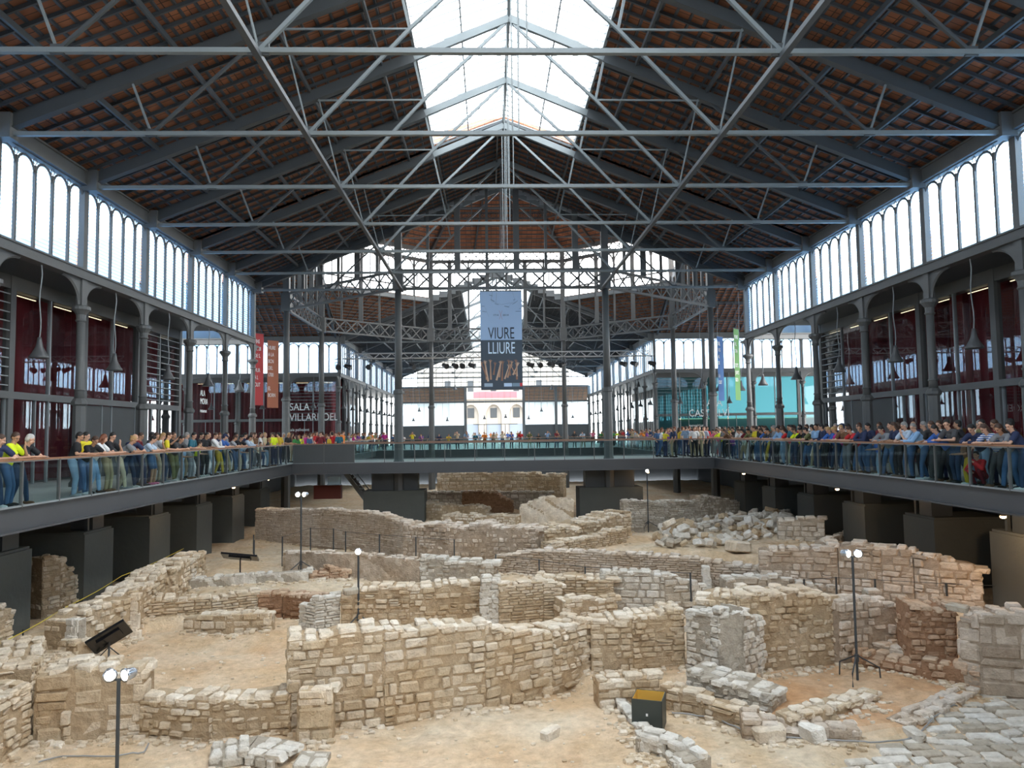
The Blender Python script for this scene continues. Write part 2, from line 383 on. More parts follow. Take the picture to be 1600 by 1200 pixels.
for i in range(8):
    a, b = OV[i], OV[(i+1) % 8]; A = Vector((*a, 0)); B = Vector((*b, 0)); L = (B-A).length; dn = (B-A)/L; diag = i % 2 == 1
    r = thing('drum_side', 'open ironwork %s side of the octagonal drum with lattice girder and arched lights' % side_n[i], 'drum side')
    m = MB(); lattice(m, a, b, 9.9, 10.95, 1.05, .1); m.build('lattice_girder', IRON, r)
    m = MB(); lattice(m, a, b, 17.15, 17.95, .9, .08, .16); m.bar(A+Vector((0,0,18.1)), B+Vector((0,0,18.1)), .3, .25); m.build('crossed_bracing_band', IRON, r)
    n = max(3, round(L/1.75)); f = MB()
    for j in range(n):
        p = A+dn*(L*j/n); q = A+dn*(L*(j+1)/n); hw = L/n/2
        f.bar(p+Vector((0,0,11)), p+Vector((0,0,17.1)), .34 if j % 2 == 0 else .16, .2)
        c = (p+q)/2; pts = [c+dn*(hw*.93*math.cos(t))+Vector((0,0,16.2+hw*.95*math.sin(t))) for t in [PI*u/8 for u in range(9)]]
        f.tube(pts, .07, 4); f.bar(c+Vector((0,0,13.5)), c+Vector((0,0,16.9)), .07, .07)
    f.bar(A+Vector((0,0,14.6)), B+Vector((0,0,14.6)), .1, .1); f.bar(A+Vector((0,0,17.05)), B+Vector((0,0,17.05)), .2, .22); f.build('arched_window_frame', IRON, r)
    # sill plates that follow the roofs behind
    sl = MB()
    if diag: sl.bar(A+Vector((0,0,13.55)), B+Vector((0,0,13.55)), .2, .35)
    else:
        if i in (0, 4):
            y = a[1]; sg = -1 if i == 0 else 1
            for s in (-1, 1):
                for j in range(8):
                    x0, x1 = 5.97*j/8, 5.97*(j+1)/8; zt = roofz(min(x0, 20))*.5+roofz(x1)*.5+.25; zb = roofz(x1)-.15
                    sl.box(min(s*x0, s*x1), max(s*x0, s*x1), y-.08, y+.08, zb, zt)
        else:
            x = a[0]; yl, yh = sorted((a[1], b[1]))
            for j in range(14):
                y0, y1 = yl+(yh-yl)*j/14, yl+(yh-yl)*(j+1)/14; zr = roofz(((y0+y1)/2-YC)*BX/(YB1-YC)); sl.box(x-.08, x+.08, y0, y1, zr-.3, zr+.25)
    sl.build('sill_plate', IRON2, r)
# drum roof
DZ0, DZ1, DR = 18.15, 24.2, .16
m = MB(); ci = [(v[0]*DR, YC+(v[1]-YC)*DR) for v in OV]
for i in range(8):
    a, b = OV[i], OV[(i+1) % 8]; c, d = ci[(i+1) % 8], ci[i]
    m.prism([(*a, DZ0), (*b, DZ0), (*c, DZ1), (*d, DZ1)], (0, 0, .12))
m.prism([(*c, DZ1) for c in ci], (0,0,.1))
rt = struct('ceiling_drum', m, TERRA)
rb = MB()
for i in range(8):
    a, b = Vector((*OV[i], DZ0)), Vector((*OV[(i+1) % 8], DZ0)); d, c = Vector((*ci[i], DZ1)), Vector((*ci[(i+1) % 8], DZ1))
    rb.bar(a-Vector((0,0,.2)), d-Vector((0,0,.2)), .2, .35)
    for t in (.33, .67): rb.bar(a.lerp(b, t)-Vector((0,0,.12)), d.lerp(c, t)-Vector((0,0,.12)), .12, .2)
    for j in range(1, 24):
        t = j/24; rb.bar(a.lerp(d, t)-Vector((0,0,.05)), b.lerp(c, t)-Vector((0,0,.05)), .05, .08)
    lattice(rb, tuple(a.lerp(d, .42))[:2], tuple(b.lerp(c, .42))[:2], DZ0+2.1-.5, DZ0+2.1+.1, .6, .04, .07)
rb.build('drum_roof_ribs', DARK, rt)
# corner roofs between nave, transept and drum
for sx in (-1, 1):
    for y0, y1, yc in ((YB0, 49.95, YB0), (YB1, 60.4, YB1)):
        m = MB(); z0 = roofz(BX)-.1; z1 = roofz(5.97)
        P = [(sx*(BX+.3), yc+(.3 if yc > YC else -.3), z0), (sx*5.97, yc, z1), (sx*BX, y1, z1)]
        m.prism(P, (0, 0, .12)); rt = struct('ceiling_corner', m, TERRA)
        bt = MB(); a, b, c = (Vector(p)-Vector((0,0,.05)) for p in P)
        for j in range(1, 16): bt.bar(a.lerp(b, j/16), a.lerp(c, j/16), .05, .08)
        for j in range(1, 9): bt.bar(a, b.lerp(c, j/9), .04, .06)
        bt.bar(a-Vector((0,0,.15)), b-Vector((0,0,.15)), .15, .3); bt.bar(a-Vector((0,0,.15)), c-Vector((0,0,.15)), .15, .3); bt.build('roof_battens', DARK, rt)
# ================================================================ decks and pit edges
RX = 11.435; BY0, BY1 = 41.2, 47.4; RY0 = .6; FYD = 71.5
def deck(x0, x1, y0, y1, nm='floor'):
    m = MB(); m.box(x0, x1, y0, y1, -.18, 0); return struct(nm, m, DECK)
XF = 16.6
deck(-XT, -RX-.12, -3, YE+2); deck(RX+.12, XT, -3, YE+2); deck(-RX-.12, RX+.12, BY0-.12, BY1+.12); deck(-RX-.12, RX+.12, FYD, YE+2); deck(-RX-.12, RX+.12, -3, .5)
m = MB()   # steel fascia around the pit
for s in (-1, 1):
    x = s*(RX+.06); m.box(min(x, x+s*.1), max(x, x+s*.1), RY0, BY0, -.5, .03); m.box(min(x-s*.1, x+s*.3), max(x-s*.1, x+s*.3), RY0, BY0, -.55, -.5)
    m.box(min(x, x+s*.1), max(x, x+s*.1), BY1, FYD, -.5, .03)
m.box(-RX-.1, RX+.1, BY0-.15, BY0-.05, -.52, .03); m.box(-RX-.1, RX+.1, BY0-.25, BY0+.2, -.56, -.52)
m.box(-RX-.1, RX+.1, BY1+.05, BY1+.15, -.5, .03); m.box(-RX-.1, RX+.1, FYD-.1, FYD, -.6, .03)
struct('trim_1', m, FASCIA)
def railing(nm, a, b, n, lab, solid=0):
    A = Vector(a); B = Vector(b); d = (B-A)/n; u = d.normalized(); rz = math.atan2(u.y, u.x)
    r = thing(nm, lab, 'railing', A, rz); L = d.length
    h = MB(); h.box(-.03, (B-A).length+.03, -.045, .045, 1.06, 1.1); h.build('handrail', WOODR, r)
    k = MB(); k.box(0, (B-A).length, -.03, .03, .02, .06); k.box(0, (B-A).length, -.02, .02, 1.03, 1.06); k.build('rail_frame', IRON2, r)
    pm = MB(); pm.box(-.02, .02, -.035, .035, 0, 1.06); p0 = pm.build('post', IRON, r)
    gm = MB(); gm.box(.04, L-.04, -.006, .006, .07, 1.02); g0 = gm.build('glass_panel', RAILGLASS, r)
    sm = MB(); sm.box(.02, L-.02, -.02, .02, .05, 1.04)
    for i in range(1, n+1): c = p0.copy(); C.objects.link(c); c.parent = r; c.location = (i*L, 0, 0)
    for i in range(1, n): 
        c = g0.copy(); C.objects.link(c); c.parent = r; c.location = (i*L, 0, 0)
        if i < solid: c.data = sm0.data if 'sm0' in dir() else c.data
    if solid:
        s0 = sm.build('solid_panel', CONC, r); s0.location = (0, 0, 0); bpy.data.objects.remove(g0)
        ks = [c for c in r.children if c.name.startswith('glass_panel')]
        for c in ks[:solid-1]: bpy.data.objects.remove(c)
        for i in range(1, solid): c = s0.copy(); C.objects.link(c); c.parent = r; c.location = (i*L, 0, 0)
    return r
railing('glass_railing', (-RX, 5.6, 0), (-RX, 41.6-.4, 0), 24, 'long glass railing with brown wooden handrail along the left gallery edge')
railing('glass_railing', (RX, 5.6, 0), (RX, 41.2, 0), 24, 'long glass railing with brown wooden handrail along the right gallery edge')
railing('glass_railing', (-RX, BY0, 0), (RX, BY0, 0), 14, 'glass railing along the front of the bridge, with solid grey panels at its left end', 2)
railing('glass_railing', (-RX, BY1, 0), (RX, BY1, 0), 14, 'glass railing along the rear edge of the bridge')
railing('glass_railing', (-RX, FYD, 0), (RX, FYD, 0), 14, 'glass railing of the far gallery, seen through the bridge railings')
railing('glass_railing', (-RX, BY1, 0), (-RX, FYD, 0), 15, 'glass railing along the left side of the pit behind the bridge')
railing('glass_railing', (RX, BY1, 0), (RX, FYD, 0), 15, 'glass railing along the right side of the pit behind the bridge')

# ================================================================ facades of the side rooms
def facade(tr, n, nm, kind='red', slats=(), glassm=FACGLASS, solid=()):
    """tr(u, d, z): u along, d depth behind the glass line"""
    r = thing(nm, None, None, kind='structure'); L = 4.5*n
    def q(mb, u0, u1, d0, d1, z0, z1):
        P = [tr(u, d, z) for z in (z0, z1) for (u, d) in ((u0, d0), (u1, d0), (u1, d1), (u0, d1))]
        mb.add(P, [(0,3,2,1),(4,5,6,7),(0,1,5,4),(1,2,6,5),(2,3,7,6),(3,0,4,7)])
    f = MB(); t = MB(); g = MB()
    for i in range(n*2+1):
        u = i*2.25
        if i % 2 == 0: q(f, u-.14, u+.14, -.12, .12, 0, 7.0)
        else: q(t, u-.04, u+.04, -.06, .06, 3.1, 6.5); q(t, u-.03, u+.03, -.05, .05, 0, 3.0)
        q(t, u+.15 if i % 2 == 0 else u+.75, u+.2 if i % 2 == 0 else u+.8, -.05, .05, 0, 3.0)
    q(f, 0, L, -.14, .1, 2.88, 3.12); q(f, 0, L, -.1, .3, 6.5, 7.1)
    f.build('facade_posts', IRON, r); t.build('glazing_bars', IRON2, r)
    for i in range(n*2):
        if i in solid: s = MB(); q(s, i*2.25+.05, (i+1)*2.25-.05, -.02, .02, 0, 2.85); s.build('solid_panel', CONC, r)
        q(g, i*2.25+.05, (i+1)*2.25-.05, 0, .01, 3.12, 6.5)
        if i not in solid: q(g, i*2.25+.05, (i+1)*2.25-.05, 0, .01, .05, 2.88)
    g.build('pane', glassm, r)
    if slats:
        s = MB()
        for i in slats:
            for z in np.arange(3.3, 6.4, .3): q(s, i*2.25+.05, (i+1)*2.25-.05, -.1, -.06, z, z+.035)
        s.build('horizontal_slats', IRON2, r)
    c = MB(); nu = int(L/.12)                       # pleated curtain behind the glass
    if kind == 'red':
        vs = []; fs = []
        for j in range(nu+1):
            u = L*j/nu; d = .75+.09*math.sin(j*1.9)+.05*math.sin(j*.7)
            gap = (j % 38) < 5
            vs += [tr(u, d+(1.2 if gap else 0), .05), tr(u, d+(1.2 if gap else 0), 6.9)]
        for j in range(nu): fs.append((2*j, 2*j+2, 2*j+3, 2*j+1))
        c.add(vs, fs); c.build('curtain', RED, r)
    if kind == 'red': b = MB(); q(b, 0, L, 3.5, 3.6, 0, 7); b.build('room_back_wall', DARK, r)
    l = MB()
    for i in range(n*2): q(l, i*2.25+.5, i*2.25+1.6, .2, .24, 6.41, 6.43)
    l.build('ceiling_light_strip', emis('strip_glow', (1, .85, .55), 1.3), r)
    return r
fw_ = [100]
def FN(): fw_[0] += 1; return 'window_%d' % fw_[0]
FY1 = 38.6
facade(lambda u, d, z: (-XF-d, FY1-u, z), 9, FN(), slats=(0, 1, 6, 7), solid=(2, 3))
facade(lambda u, d, z: (XF+d, FY1-u, z), 9, FN(), slats=(0,), solid=(1, 2))
facade(lambda u, d, z: (-BX-.6-u, YB1+2.4+d, z), 5, FN(), slats=(0, 1))
facade(lambda u, d, z: (BX+.6+u, YB1+2.4+d, z), 5, FN(), 'shop', slats=(0, 1), glassm=TEALGLASS)
for s in (-1, 1):       # end faces of the near rooms, soffits of the aisles
    x0, x1 = sorted((s*XF, s*(XF+9)))
    m = MB(); m.box(x0-(2.6 if s < 0 else 0), x1+(2.6 if s > 0 else 0), FY1-.02, FY1+.1, 0, 7); struct('wall_aisle_end', m, CONC)
    x0, x1 = sorted((s*(BX+.1), s*(XF+9))); m = MB(); m.box(x0, x1, -3, FY1, 6.95, 7.05); struct('ceiling_aisle', m, DARK)
    x0, x1 = sorted((s*(BX+.15), s*(BX+9))); m = MB(); m.box(x0, x1, YB1+.2, YE, 6.95, 7.05)
    struct('ceiling_aisle', m, DARK)
    x0, x1 = sorted((s*(BX+9), s*XT)); m = MB(); m.box(x0, x1, YB1+.2, YB1+7, 6.95, 7.05); struct('ceiling_aisle', m, DARK)
    m = MB(); x = s*(XF+9); m.box(min(x, x+s*.2), max(x, x+s*.2), -3, FY1, -.1, 7); struct('wall_aisle_%s' % ('left' if s < 0 else 'right'), m, DARK)
    m = MB(); x = s*XT; m.box(min(x, x+s*.2), max(x, x+s*.2), YB0-2, YB1+2, 7, 17); struct('wall_transept_%s' % ('left' if s < 0 else 'right'), m, IRON)
    # glazed outer wall of the far nave aisles
    r = thing(FN(), None, None, kind='structure'); x = s*(BX+6.5)
    g = MB(); g.box(x-.01, x+.01, YB1+6, YE, 2.8, 5.9); g.build('pane', FROST, r)
    f = MB(); f.box(min(x, x+s*.2), max(x, x+s*.2), YB1+3.2, YE, 0, 2.8); f.box(min(x, x+s*.2), max(x, x+s*.2), YB1+3.2, YE, 5.9, 7)
    for i in range(38):
        y = YB1+3.2+i*1.12; wd = .35 if i % 3 == 0 else .09; f.box(x-.08, x+.08, y, y+wd, 0, 7)
    f.build('window_frame', IRON, r)
    # inner posts of the far aisles
    pr = None
    for i in range(1, 10):
        y = YB1+4.5*i+2.25
        if pr is None:
            pr = thing('aisle_post', '', 'post', (0,0,0)); m = MB(); m.box(-.1, .1, -.14, .14, 0, 7); m.build('shaft', IRON, pr)
            m = MB(); m.box(-.16, .16, -.2, .2, 0, .9); m.build('base', IRON, pr); o = pr; o.location = (s*(BX+2.4), y, 0)
        else: o = copy_tree(pr, (s*(BX+2.4), y, 0))
        o['label'] = 'slim grey steel post, %s aisle of the far nave, %s from the corner' % ('left' if s < 0 else 'right', ORD[i-1])
# lit shop shelves behind the teal glass
sh = thing('shop_shelf', 'long lit shop shelf unit behind the glass front of the right transept', 'shelf', (BX+3, YB1+4.4, 0))
m = MB()
for z in (.4, .9, 1.4, 1.9, 2.4): m.box(0, 16, -.15, .15, z, z+.04)
for i in range(17): m.box(i, i+.03, -.15, .15, 0, 2.6)
m.box(0, 16, .15, .18, 0, 2.7); m.build('shelf_frame', mat('shelf_wood', (.5, .4, .25), .6), sh)
m = MB(); m.box(0, 16, -.3, -.26, 2.62, 2.68); m.build('shelf_light', emis('shelf_glow', (1, .78, .45), 9), sh)
bk = [mat('shop_goods_%s' % n, c) for n, c in (('red', (.5, .05, .04)), ('cream', (.7, .62, .45)), ('blue', (.06, .15, .4)), ('yellow', (.7, .5, .08)))]
pm = MB(); pm.box(-.14, .14, -.1, .1, 0, .34); g0 = None
for i in range(60):
    o = MB(); 
    if g0 is None: g0 = pm.build('shop_box', bk[0]); o = g0; o.data.materials.clear(); o.data.materials.append(bk[0])
    else: o = g0.copy(); C.objects.link(o)
    o.material_slots[0].link = 'OBJECT'; o.material_slots[0].material = bk[i % 4]
    o.location = (BX+3.3+(i % 15)*1.05+rnd.uniform(-.2, .2), YB1+4.35, .44+.5*(i//15)); tag(o, 'small coloured box standing on the lit shop shelves of the right transept', 'box', 'boxes on the shop shelves')
# free text
FONT_MATS = {}
def text(s, size, loc, rot, m, name, sx=1.0, parent=None, ext=.004, align='LEFT'):
    cu = bpy.data.curves.new(name, 'FONT'); cu.body = s; cu.size = size; cu.extrude = ext; cu.align_x = align
    o = bpy.data.objects.new('tmp', cu); C.objects.link(o); bpy.context.view_layer.update()
    me = bpy.data.meshes.new_from_object(o.evaluated_get(bpy.context.evaluated_depsgraph_get())); bpy.data.objects.remove(o)
    me.materials.clear(); me.materials.append(m); o = bpy.data.objects.new(name, me); C.objects.link(o)
    o.location = loc; o.rotation_euler = rot; o.scale = (sx, 1, 1)
    if parent: o.parent = parent
    return o
WTXT = mat('white_lettering', (.8, .8, .8), .6)
def sign(nm, lab, lines, loc, rot, size):
    r = thing(nm, lab, 'sign', loc); r.rotation_euler = rot
    for i, (t, sz) in enumerate(lines):
        text(t, size*sz, (0, -i*size*1.0, 0), (0, 0, 0), WTXT, 'lettering', .85, r)
    return r
p = aty(452, 655, YB1+2.2)
sign('room_sign', 'white lettering SALA VILLARROEL on the dark glass of the left transept', [('SALA', 1), ('VILLARROEL', 1), ('sala polivalent', .4)], (p.x, p.y, p.z+.8), (PI/2, 0, 0), .95)
p = aty(1076, 640, YB1+2.2)
sign('room_sign', 'white lettering SALA CASTELLVI on the teal glass of the right transept', [('      SALA', 1), ('CASTELLVÍ', 1), ('exposicions', .4)], (p.x, p.y, p.z+.3), (PI/2, 0, 0), .95)
p = atx(313, 618, -XF+.12)
sign('room_sign', 'white lettering SALA MORAGUES on the slatted glass at the end of the left gallery', [('ALA', 1), ('MORA', 1), ('restaurant', .6)], (p.x, p.y, p.z), (PI/2, 0, PI/2), .45)

# ================================================================ far end wall and the house beyond
er = thing('wall_far_end', None, None, kind='structure')
OX = 4.35
m = MB()
for s in (-1, 1):
    x0, x1 = sorted((s*OX, s*BX)); m.box(x0, x1, YE, YE+.2, 0, 2.75)
m.build('solid_panel', CONC, er)
m = MB()
for s in (-1, 1):
    for x in (OX, 9.2, BX): m.box(s*x-.2, s*x+.2, YE-.15, YE+.15, 0, 8.5)
m.box(-BX, BX, YE-.1, YE+.1, 6.1, 6.35); m.box(-BX, BX, YE-.1, YE+.1, 8.35, 8.6)
for s in (-1, 1): m.bar((s*BX, YE, roofz(BX)-.2), (s*SX, YE, SZ-.2), .2, .4)
m.box(-1.6, -1.5, YE-.1, YE, 0, 2.9); m.box(1.5, 1.6, YE-.1, YE, 0, 2.9); m.box(-3.2, 3.4, YE-.1, YE, 2.8, 2.9)
m.build('end_frame', IRON, er)
m = MB(); x = -BX
while x < BX:
    zt = roofz(min(abs(x), BX)) if abs(x) > SX else RZ
    m.box(x-.035, x+.035, YE, YE+.04, 8.6, zt)
    if abs(x) > OX: m.box(x-.02, x+.02, YE, YE+.04, 2.75, 6.1)
    elif abs(x) > .2: m.box(x-.012, x+.012, YE, YE+.02, 2.9, 8.4)
    x += .92
for z in np.arange(9.2, 14.6, .75):
    xx = max(.5, BX-(z-10.3)/.395) if z > 10.3 else BX
    m.box(-xx, xx, YE, YE+.05, z-.04, z+.04)
m.build('glazing_bars', IRON, er)
m = MB()
for s in (-1, 1): m.box(min(s*OX, s*BX), max(s*OX, s*BX), YE+.06, YE+.08, 2.75, 6.1)
m.build('frosted_pane', FROST, er)
m = MB(); m.prism([(-BX, YE+.08, 8.6), (BX, YE+.08, 8.6), (BX, YE+.08, 10.3), (SX, YE+.08, SZ), (0, YE+.08, RZ), (-SX, YE+.08, SZ), (-BX, YE+.08, 10.3)], (0, .02, 0)); m.build('gable_pane', SKYGLASS, er)
for s in (-1, 1):
    m = MB(); x0, x1 = sorted((s*(OX+.2), s*BX))
    m.prism([(x0, YE+.1, 8.4), (x0, YE+3.2, 6.1), (x0, YE+3.2, 5.95), (x0, YE+.1, 8.25)], (x1-x0, 0, 0)); o = m.build('canopy', mat('weathered_brown_boards', (.25, .16, .11), .8, 0, .2, 9, .3, 3), er)
    m = MB()
    for j in range(14): x = x0+(x1-x0)*j/13; m.bar((x, YE+.1, 8.2), (x, YE+3.2, 5.9), .07, .1)
    for j in range(6): t = j/5; m.box(x0, x1, YE+.1+3.1*t-.04, YE+.1+3.1*t+.04, 8.1-2.3*t-.05, 8.1-2.3*t+.02)
    m.build('canopy_ribs', IRON, er)
e2 = copy_tree(er, (0, YE-3, 0), PI); e2.name = 'wall_near_end'
for ch in list(e2.children):
    if 'pane' in ch.name and 'frost' in ch.name: bpy.data.objects.remove(ch)
m = MB(); m.box(-BX, BX, -3.3, -3.15, 0, 8.4); struct('wall_near', m, CONC)  # unseen solid wall added to keep bright near-end reflections off the transept glass
hs = thing('town_house', 'pale stone town house with round arches seen through the far doorway', 'building', (0, YE+22, -.2))
STN = mat('pale_facade_stone', (.36, .33, .29), .8, 0, .1, 3, .12, .6)
m = MB(); m.box(-16, 16, .6, 1.2, 0, 16)
ax = [-9.6, -4.8, 0, 4.8, 9.6]
for x in ax: m.box(x+1.7, x+3.1, 0, .6, 0, 5.6)
m.box(-11.3, -14, 0, .6, 0, 5.6)
for x in ax:
    poly = [(x-1.7, 0, 5.6)]+[(x-1.7*math.cos(PI*j/10), 0, 3.8+1.7*math.sin(PI*j/10)) for j in range(11)]+[(x+1.7, 0, 5.6)]
    m.prism(poly[::-1], (0, .6, 0)) if 0 else [m.prism([(x-1.7*math.cos(PI*j/10), 0, 3.8+1.7*math.sin(PI*j/10)), (x-1.7*math.cos(PI*(j+1)/10), 0, 3.8+1.7*math.sin(PI*(j+1)/10)), (x-1.7*math.cos(PI*(j+1)/10), 0, 5.6), (x-1.7*math.cos(PI*j/10), 0, 5.6)], (0, .6, 0)) for j in range(10)]
m.box(-16, 16, -.05, .6, 5.6, 16); m.box(-16, 16, -.7, 0, 6.2, 6.4); m.box(-16, 16, -.15, 0, 9.6, 9.85)
m.build('wall', STN, hs); hs.scale = (.85, 1, 1.25)
for x in ax:
    m = MB(); m.box(x-.7, x+.7, .5, .6, 3.6, 5.0); m.build('window', DARK, hs)
    m = MB(); m.box(x-.6, x+.6, -.1, 0, 6.6, 8.9); m.build('window', DARK, hs)
    m = MB(); m.box(x-1.2, x+1.2, -.75, -.7, 6.4, 7.3); m.build('balcony_rail', WHITEP, hs)
    m = MB(); m.box(x-1.5, x+1.5, .5, .58, 0, 2.7); m.build('shop_front', mat('shop_blue', (.2, .24, .3), .4) if 'shop_blue' not in bpy.data.materials else bpy.data.materials['shop_blue'], hs)
b = MB(); b.box(-3.6, 4.2, -.78, -.72, 6.3, 7.4); tag(b.build('street_banner', mat('pink_red_banner', (.75, .1, .12), .7)), 'faded red banner hung on the balconies of the house outside', 'banner').location = (0, YE+22, 1.5)
m = MB(); m.box(-60, 60, YE+2, YE+60, -.5, -.2); struct('floor_street', m, mat('street_paving', (.45, .43, .4), .9))

# ================================================================ banners
BL = mat('pale_blue_banner_cloth', (.33, .46, .66), .7); BD = mat('slate_banner_cloth', (.055, .075, .10), .7)
NAVY = mat('navy_lettering', (.02, .03, .05), .7); SKIN_P = [mat('printed_arm_%d' % i, c, .8) for i, c in enumerate([(.42, .26, .18), (.28, .15, .10), (.55, .38, .28)])]
by = 41.4; tl = aty(750, 455, by); brr = aty(817, 608, by); bw = brr.x-tl.x; bh = tl.z-brr.z
pr = thing('poster_banner', 'big hanging banner reading VIURE LLIURE with raised hands, in the middle of the hall', 'banner', (tl.x, by, brr.z))
ysp = bh*.5
m = MB(); m.box(0, bw, 0, .02, ysp, bh); m.build('upper_cloth', BL, pr)
m = MB(); m.box(0, bw, 0, .02, 0, ysp); m.build('lower_cloth', BD, pr)
def btxt(s, x, z, size, mt, wd):
    o = text(s, size, (bw*x, -.012, bh*z), (PI/2, 0, 0), mt, 'lettering', 1, pr, .004, 'CENTER'); xs_ = [v.co.x for v in o.data.vertices]; o.scale = (wd*bw/(max(xs_)-min(xs_)), 1, 1); return o
btxt('VIURE', .5, .513, bh*.118/.7, NAVY, .63); btxt('LLIURE', .5, .362, bh*.118/.7, mat('white_blue_lettering', (.6, .75, .9), .7), .64)
btxt('1714', .37, .745, bh*.026, NAVY, .12); btxt('2014', .61, .745, bh*.026, NAVY, .14)
m = MB(); m.bar((bw*.455, -.012, bh*.71), (bw*.53, -.012, bh*.80), .025, .008); m.bar((bw*.53, -.012, bh*.71), (bw*.455, -.012, bh*.80), .025, .008)
m.build('crossed_mark', mat('mark_red', (.35, .05, .04), .7), pr)
m = MB()                                # printed dark acrobat-like strokes and cables
for (x, z, a, l) in [(.26, .955, -.3, .08), (.3, .905, -.5, .1), (.4, .865, -.3, .1), (.64, .84, -.2, .12), (.84, .88, .6, .16), (.82, .91, .5, .06), (.07, .845, .1, .06), (.1, .79, -.2, .1), (.92, .79, 0, .14), (.97, .82, .3, .05)]:
    dx = math.cos(a)*l*bw/2; dz = math.sin(a)*l*bw/2; m.bar((bw*x-dx, -.012, bh*z-dz), (bw*x+dx, -.012, bh*z+dz), .05, .008); m.build('printed_figure', NAVY, pr); m = MB()

m = MB()
for (x0, z0, x1, z1) in [(.3, .99, .26, .9), (.26, .9, .5, .86), (.5, .86, .78, .88), (.78, .99, .84, .9), (.1, .85, .2, .74), (.84, .9, .7, .85), (.4, .99, .38, .88)]: m.bar((bw*x0, -.012, bh*z0), (bw*x1, -.012, bh*z1), .015, .006)
m.build('printed_lines', mat('print_grey', (.2, .26, .33), .7), pr)
ar = random.Random(3)
for i in range(15):                    # raised arms printed along the lower half
    x = bw*(.04+.066*i); z0 = bh*ar.uniform(.08, .16); z1 = bh*ar.uniform(.22, .27); dx = ar.uniform(-.3, .3); m = MB()
    x = min(max(x, .32), bw-.32); m.tube([(x, -.014, z0), (x+dx*.5, -.014, (z0+z1)/2), (x+dx, -.014, z1)], [.055, .036, .026], 6); m.tube([(x+dx, -.014, z1-.02), (x+dx*1.1, -.014, z1+.08)], [.03, .045], 6)
    for k in range(5): m.tube([(x+dx*1.1, -.014, z1+.05), (min(bw-.02, max(.02, x+dx*1.1+(k-2)*.05)), -.014, z1+.2-.03*abs(k-1.7))], [.014, .009], 5)
    for v in range(len(m.v)): p = m.v[v]; m.v[v] = (p[0], -.004+(p[1]+.014)*.25, p[2])
    m.build('printed_arm', SKIN_P[i % 3], pr)
for (x0, x1, c) in [(.08, .28, (.35, .45, .55)), (.55, .74, (.5, .65, .85)), (.75, .93, (.2, .3, .4)), (.93, .99, (.6, .05, .06))]:
    m = MB(); m.box(bw*x0, bw*x1, -.008, 0, bh*.028, bh*(.028+.035)); m.build('logo_block', mat('logo_%d' % int(x0*100), c, .7), pr)
m = MB()
for x in (.03, bw-.03): m.tube([(x, .01, bh), (x, .01, roofz(abs(x+tl.x))-.3-brr.z if 0 else 10.9-brr.z)], .012, 4)
m.box(0, bw, -.02, .04, -.03, .02); m.box(0, bw, -.02, .04, bh-.02, bh+.03); m.build('hanging_wires', DARK, pr)
def vbanner(px0, px1, py0, py1, Y, col, tcol, lab, words):
    a = aty(px0, py0, Y); b = aty(px1, py1, Y); w = (b.x-a.x); h = a.z-b.z
    r = thing('vertical_banner', lab, 'banner', (a.x, Y, b.z))
    m = MB(); m.prism([(0, 0, 0), (w, .5, 0), (w, .5, h), (0, 0, h)], (0, .01, 0)); m.build('cloth', mat(lab.split()[1]+'_banner_cloth', col, .8), r)
    m = MB(); m.bar((-.05, -.03, h), (w+.05, .53, h), .04); m.build('top_bar', DARK, r)
    m = MB(); m.tube([(w/2, .25, h), (w/2, .25, h+2.0)], .012, 4); m.build('hanging_wire', DARK, r)
    for i, t in enumerate(words): text(t, .32, (w*.08, -.02+.04, h*(.86-.1*i)), (PI/2, 0, math.atan2(.5, w)), WTXT, 'lettering', .55, r, .004)
    return r
vbanner(397, 407, 520, 633, 43.6, (.42, .05, .055), 0, 'tall red hanging banner with white words beside the end of the left gallery', ['FINS', 'AL 28', 'DE S.', '', 'VIUR', 'A L', 'CIUT'])
vbanner(418, 431, 531, 637, 45.0, (.36, .13, .075), 0, 'tall rust orange hanging banner with white words at the left transept', ['VIURE', 'A LA', 'BCN', 'DEL', '1700', '', 'EL', 'BORN'])
vbanner(1120, 1136, 525, 626, 46.5, (.03, .11, .30), 0, 'tall blue hanging banner with white words at the right transept', ['DEL', '11 S', 'AL', '28', '', 'LA', 'CIUT'])
vbanner(1146, 1162, 513, 625, 45.0, (.10, .24, .075), 0, 'tall green hanging banner with white words near the right gallery', ['VIURE', 'A L', '1714', '', 'TOTS', 'JUNTS', 'BCN'])

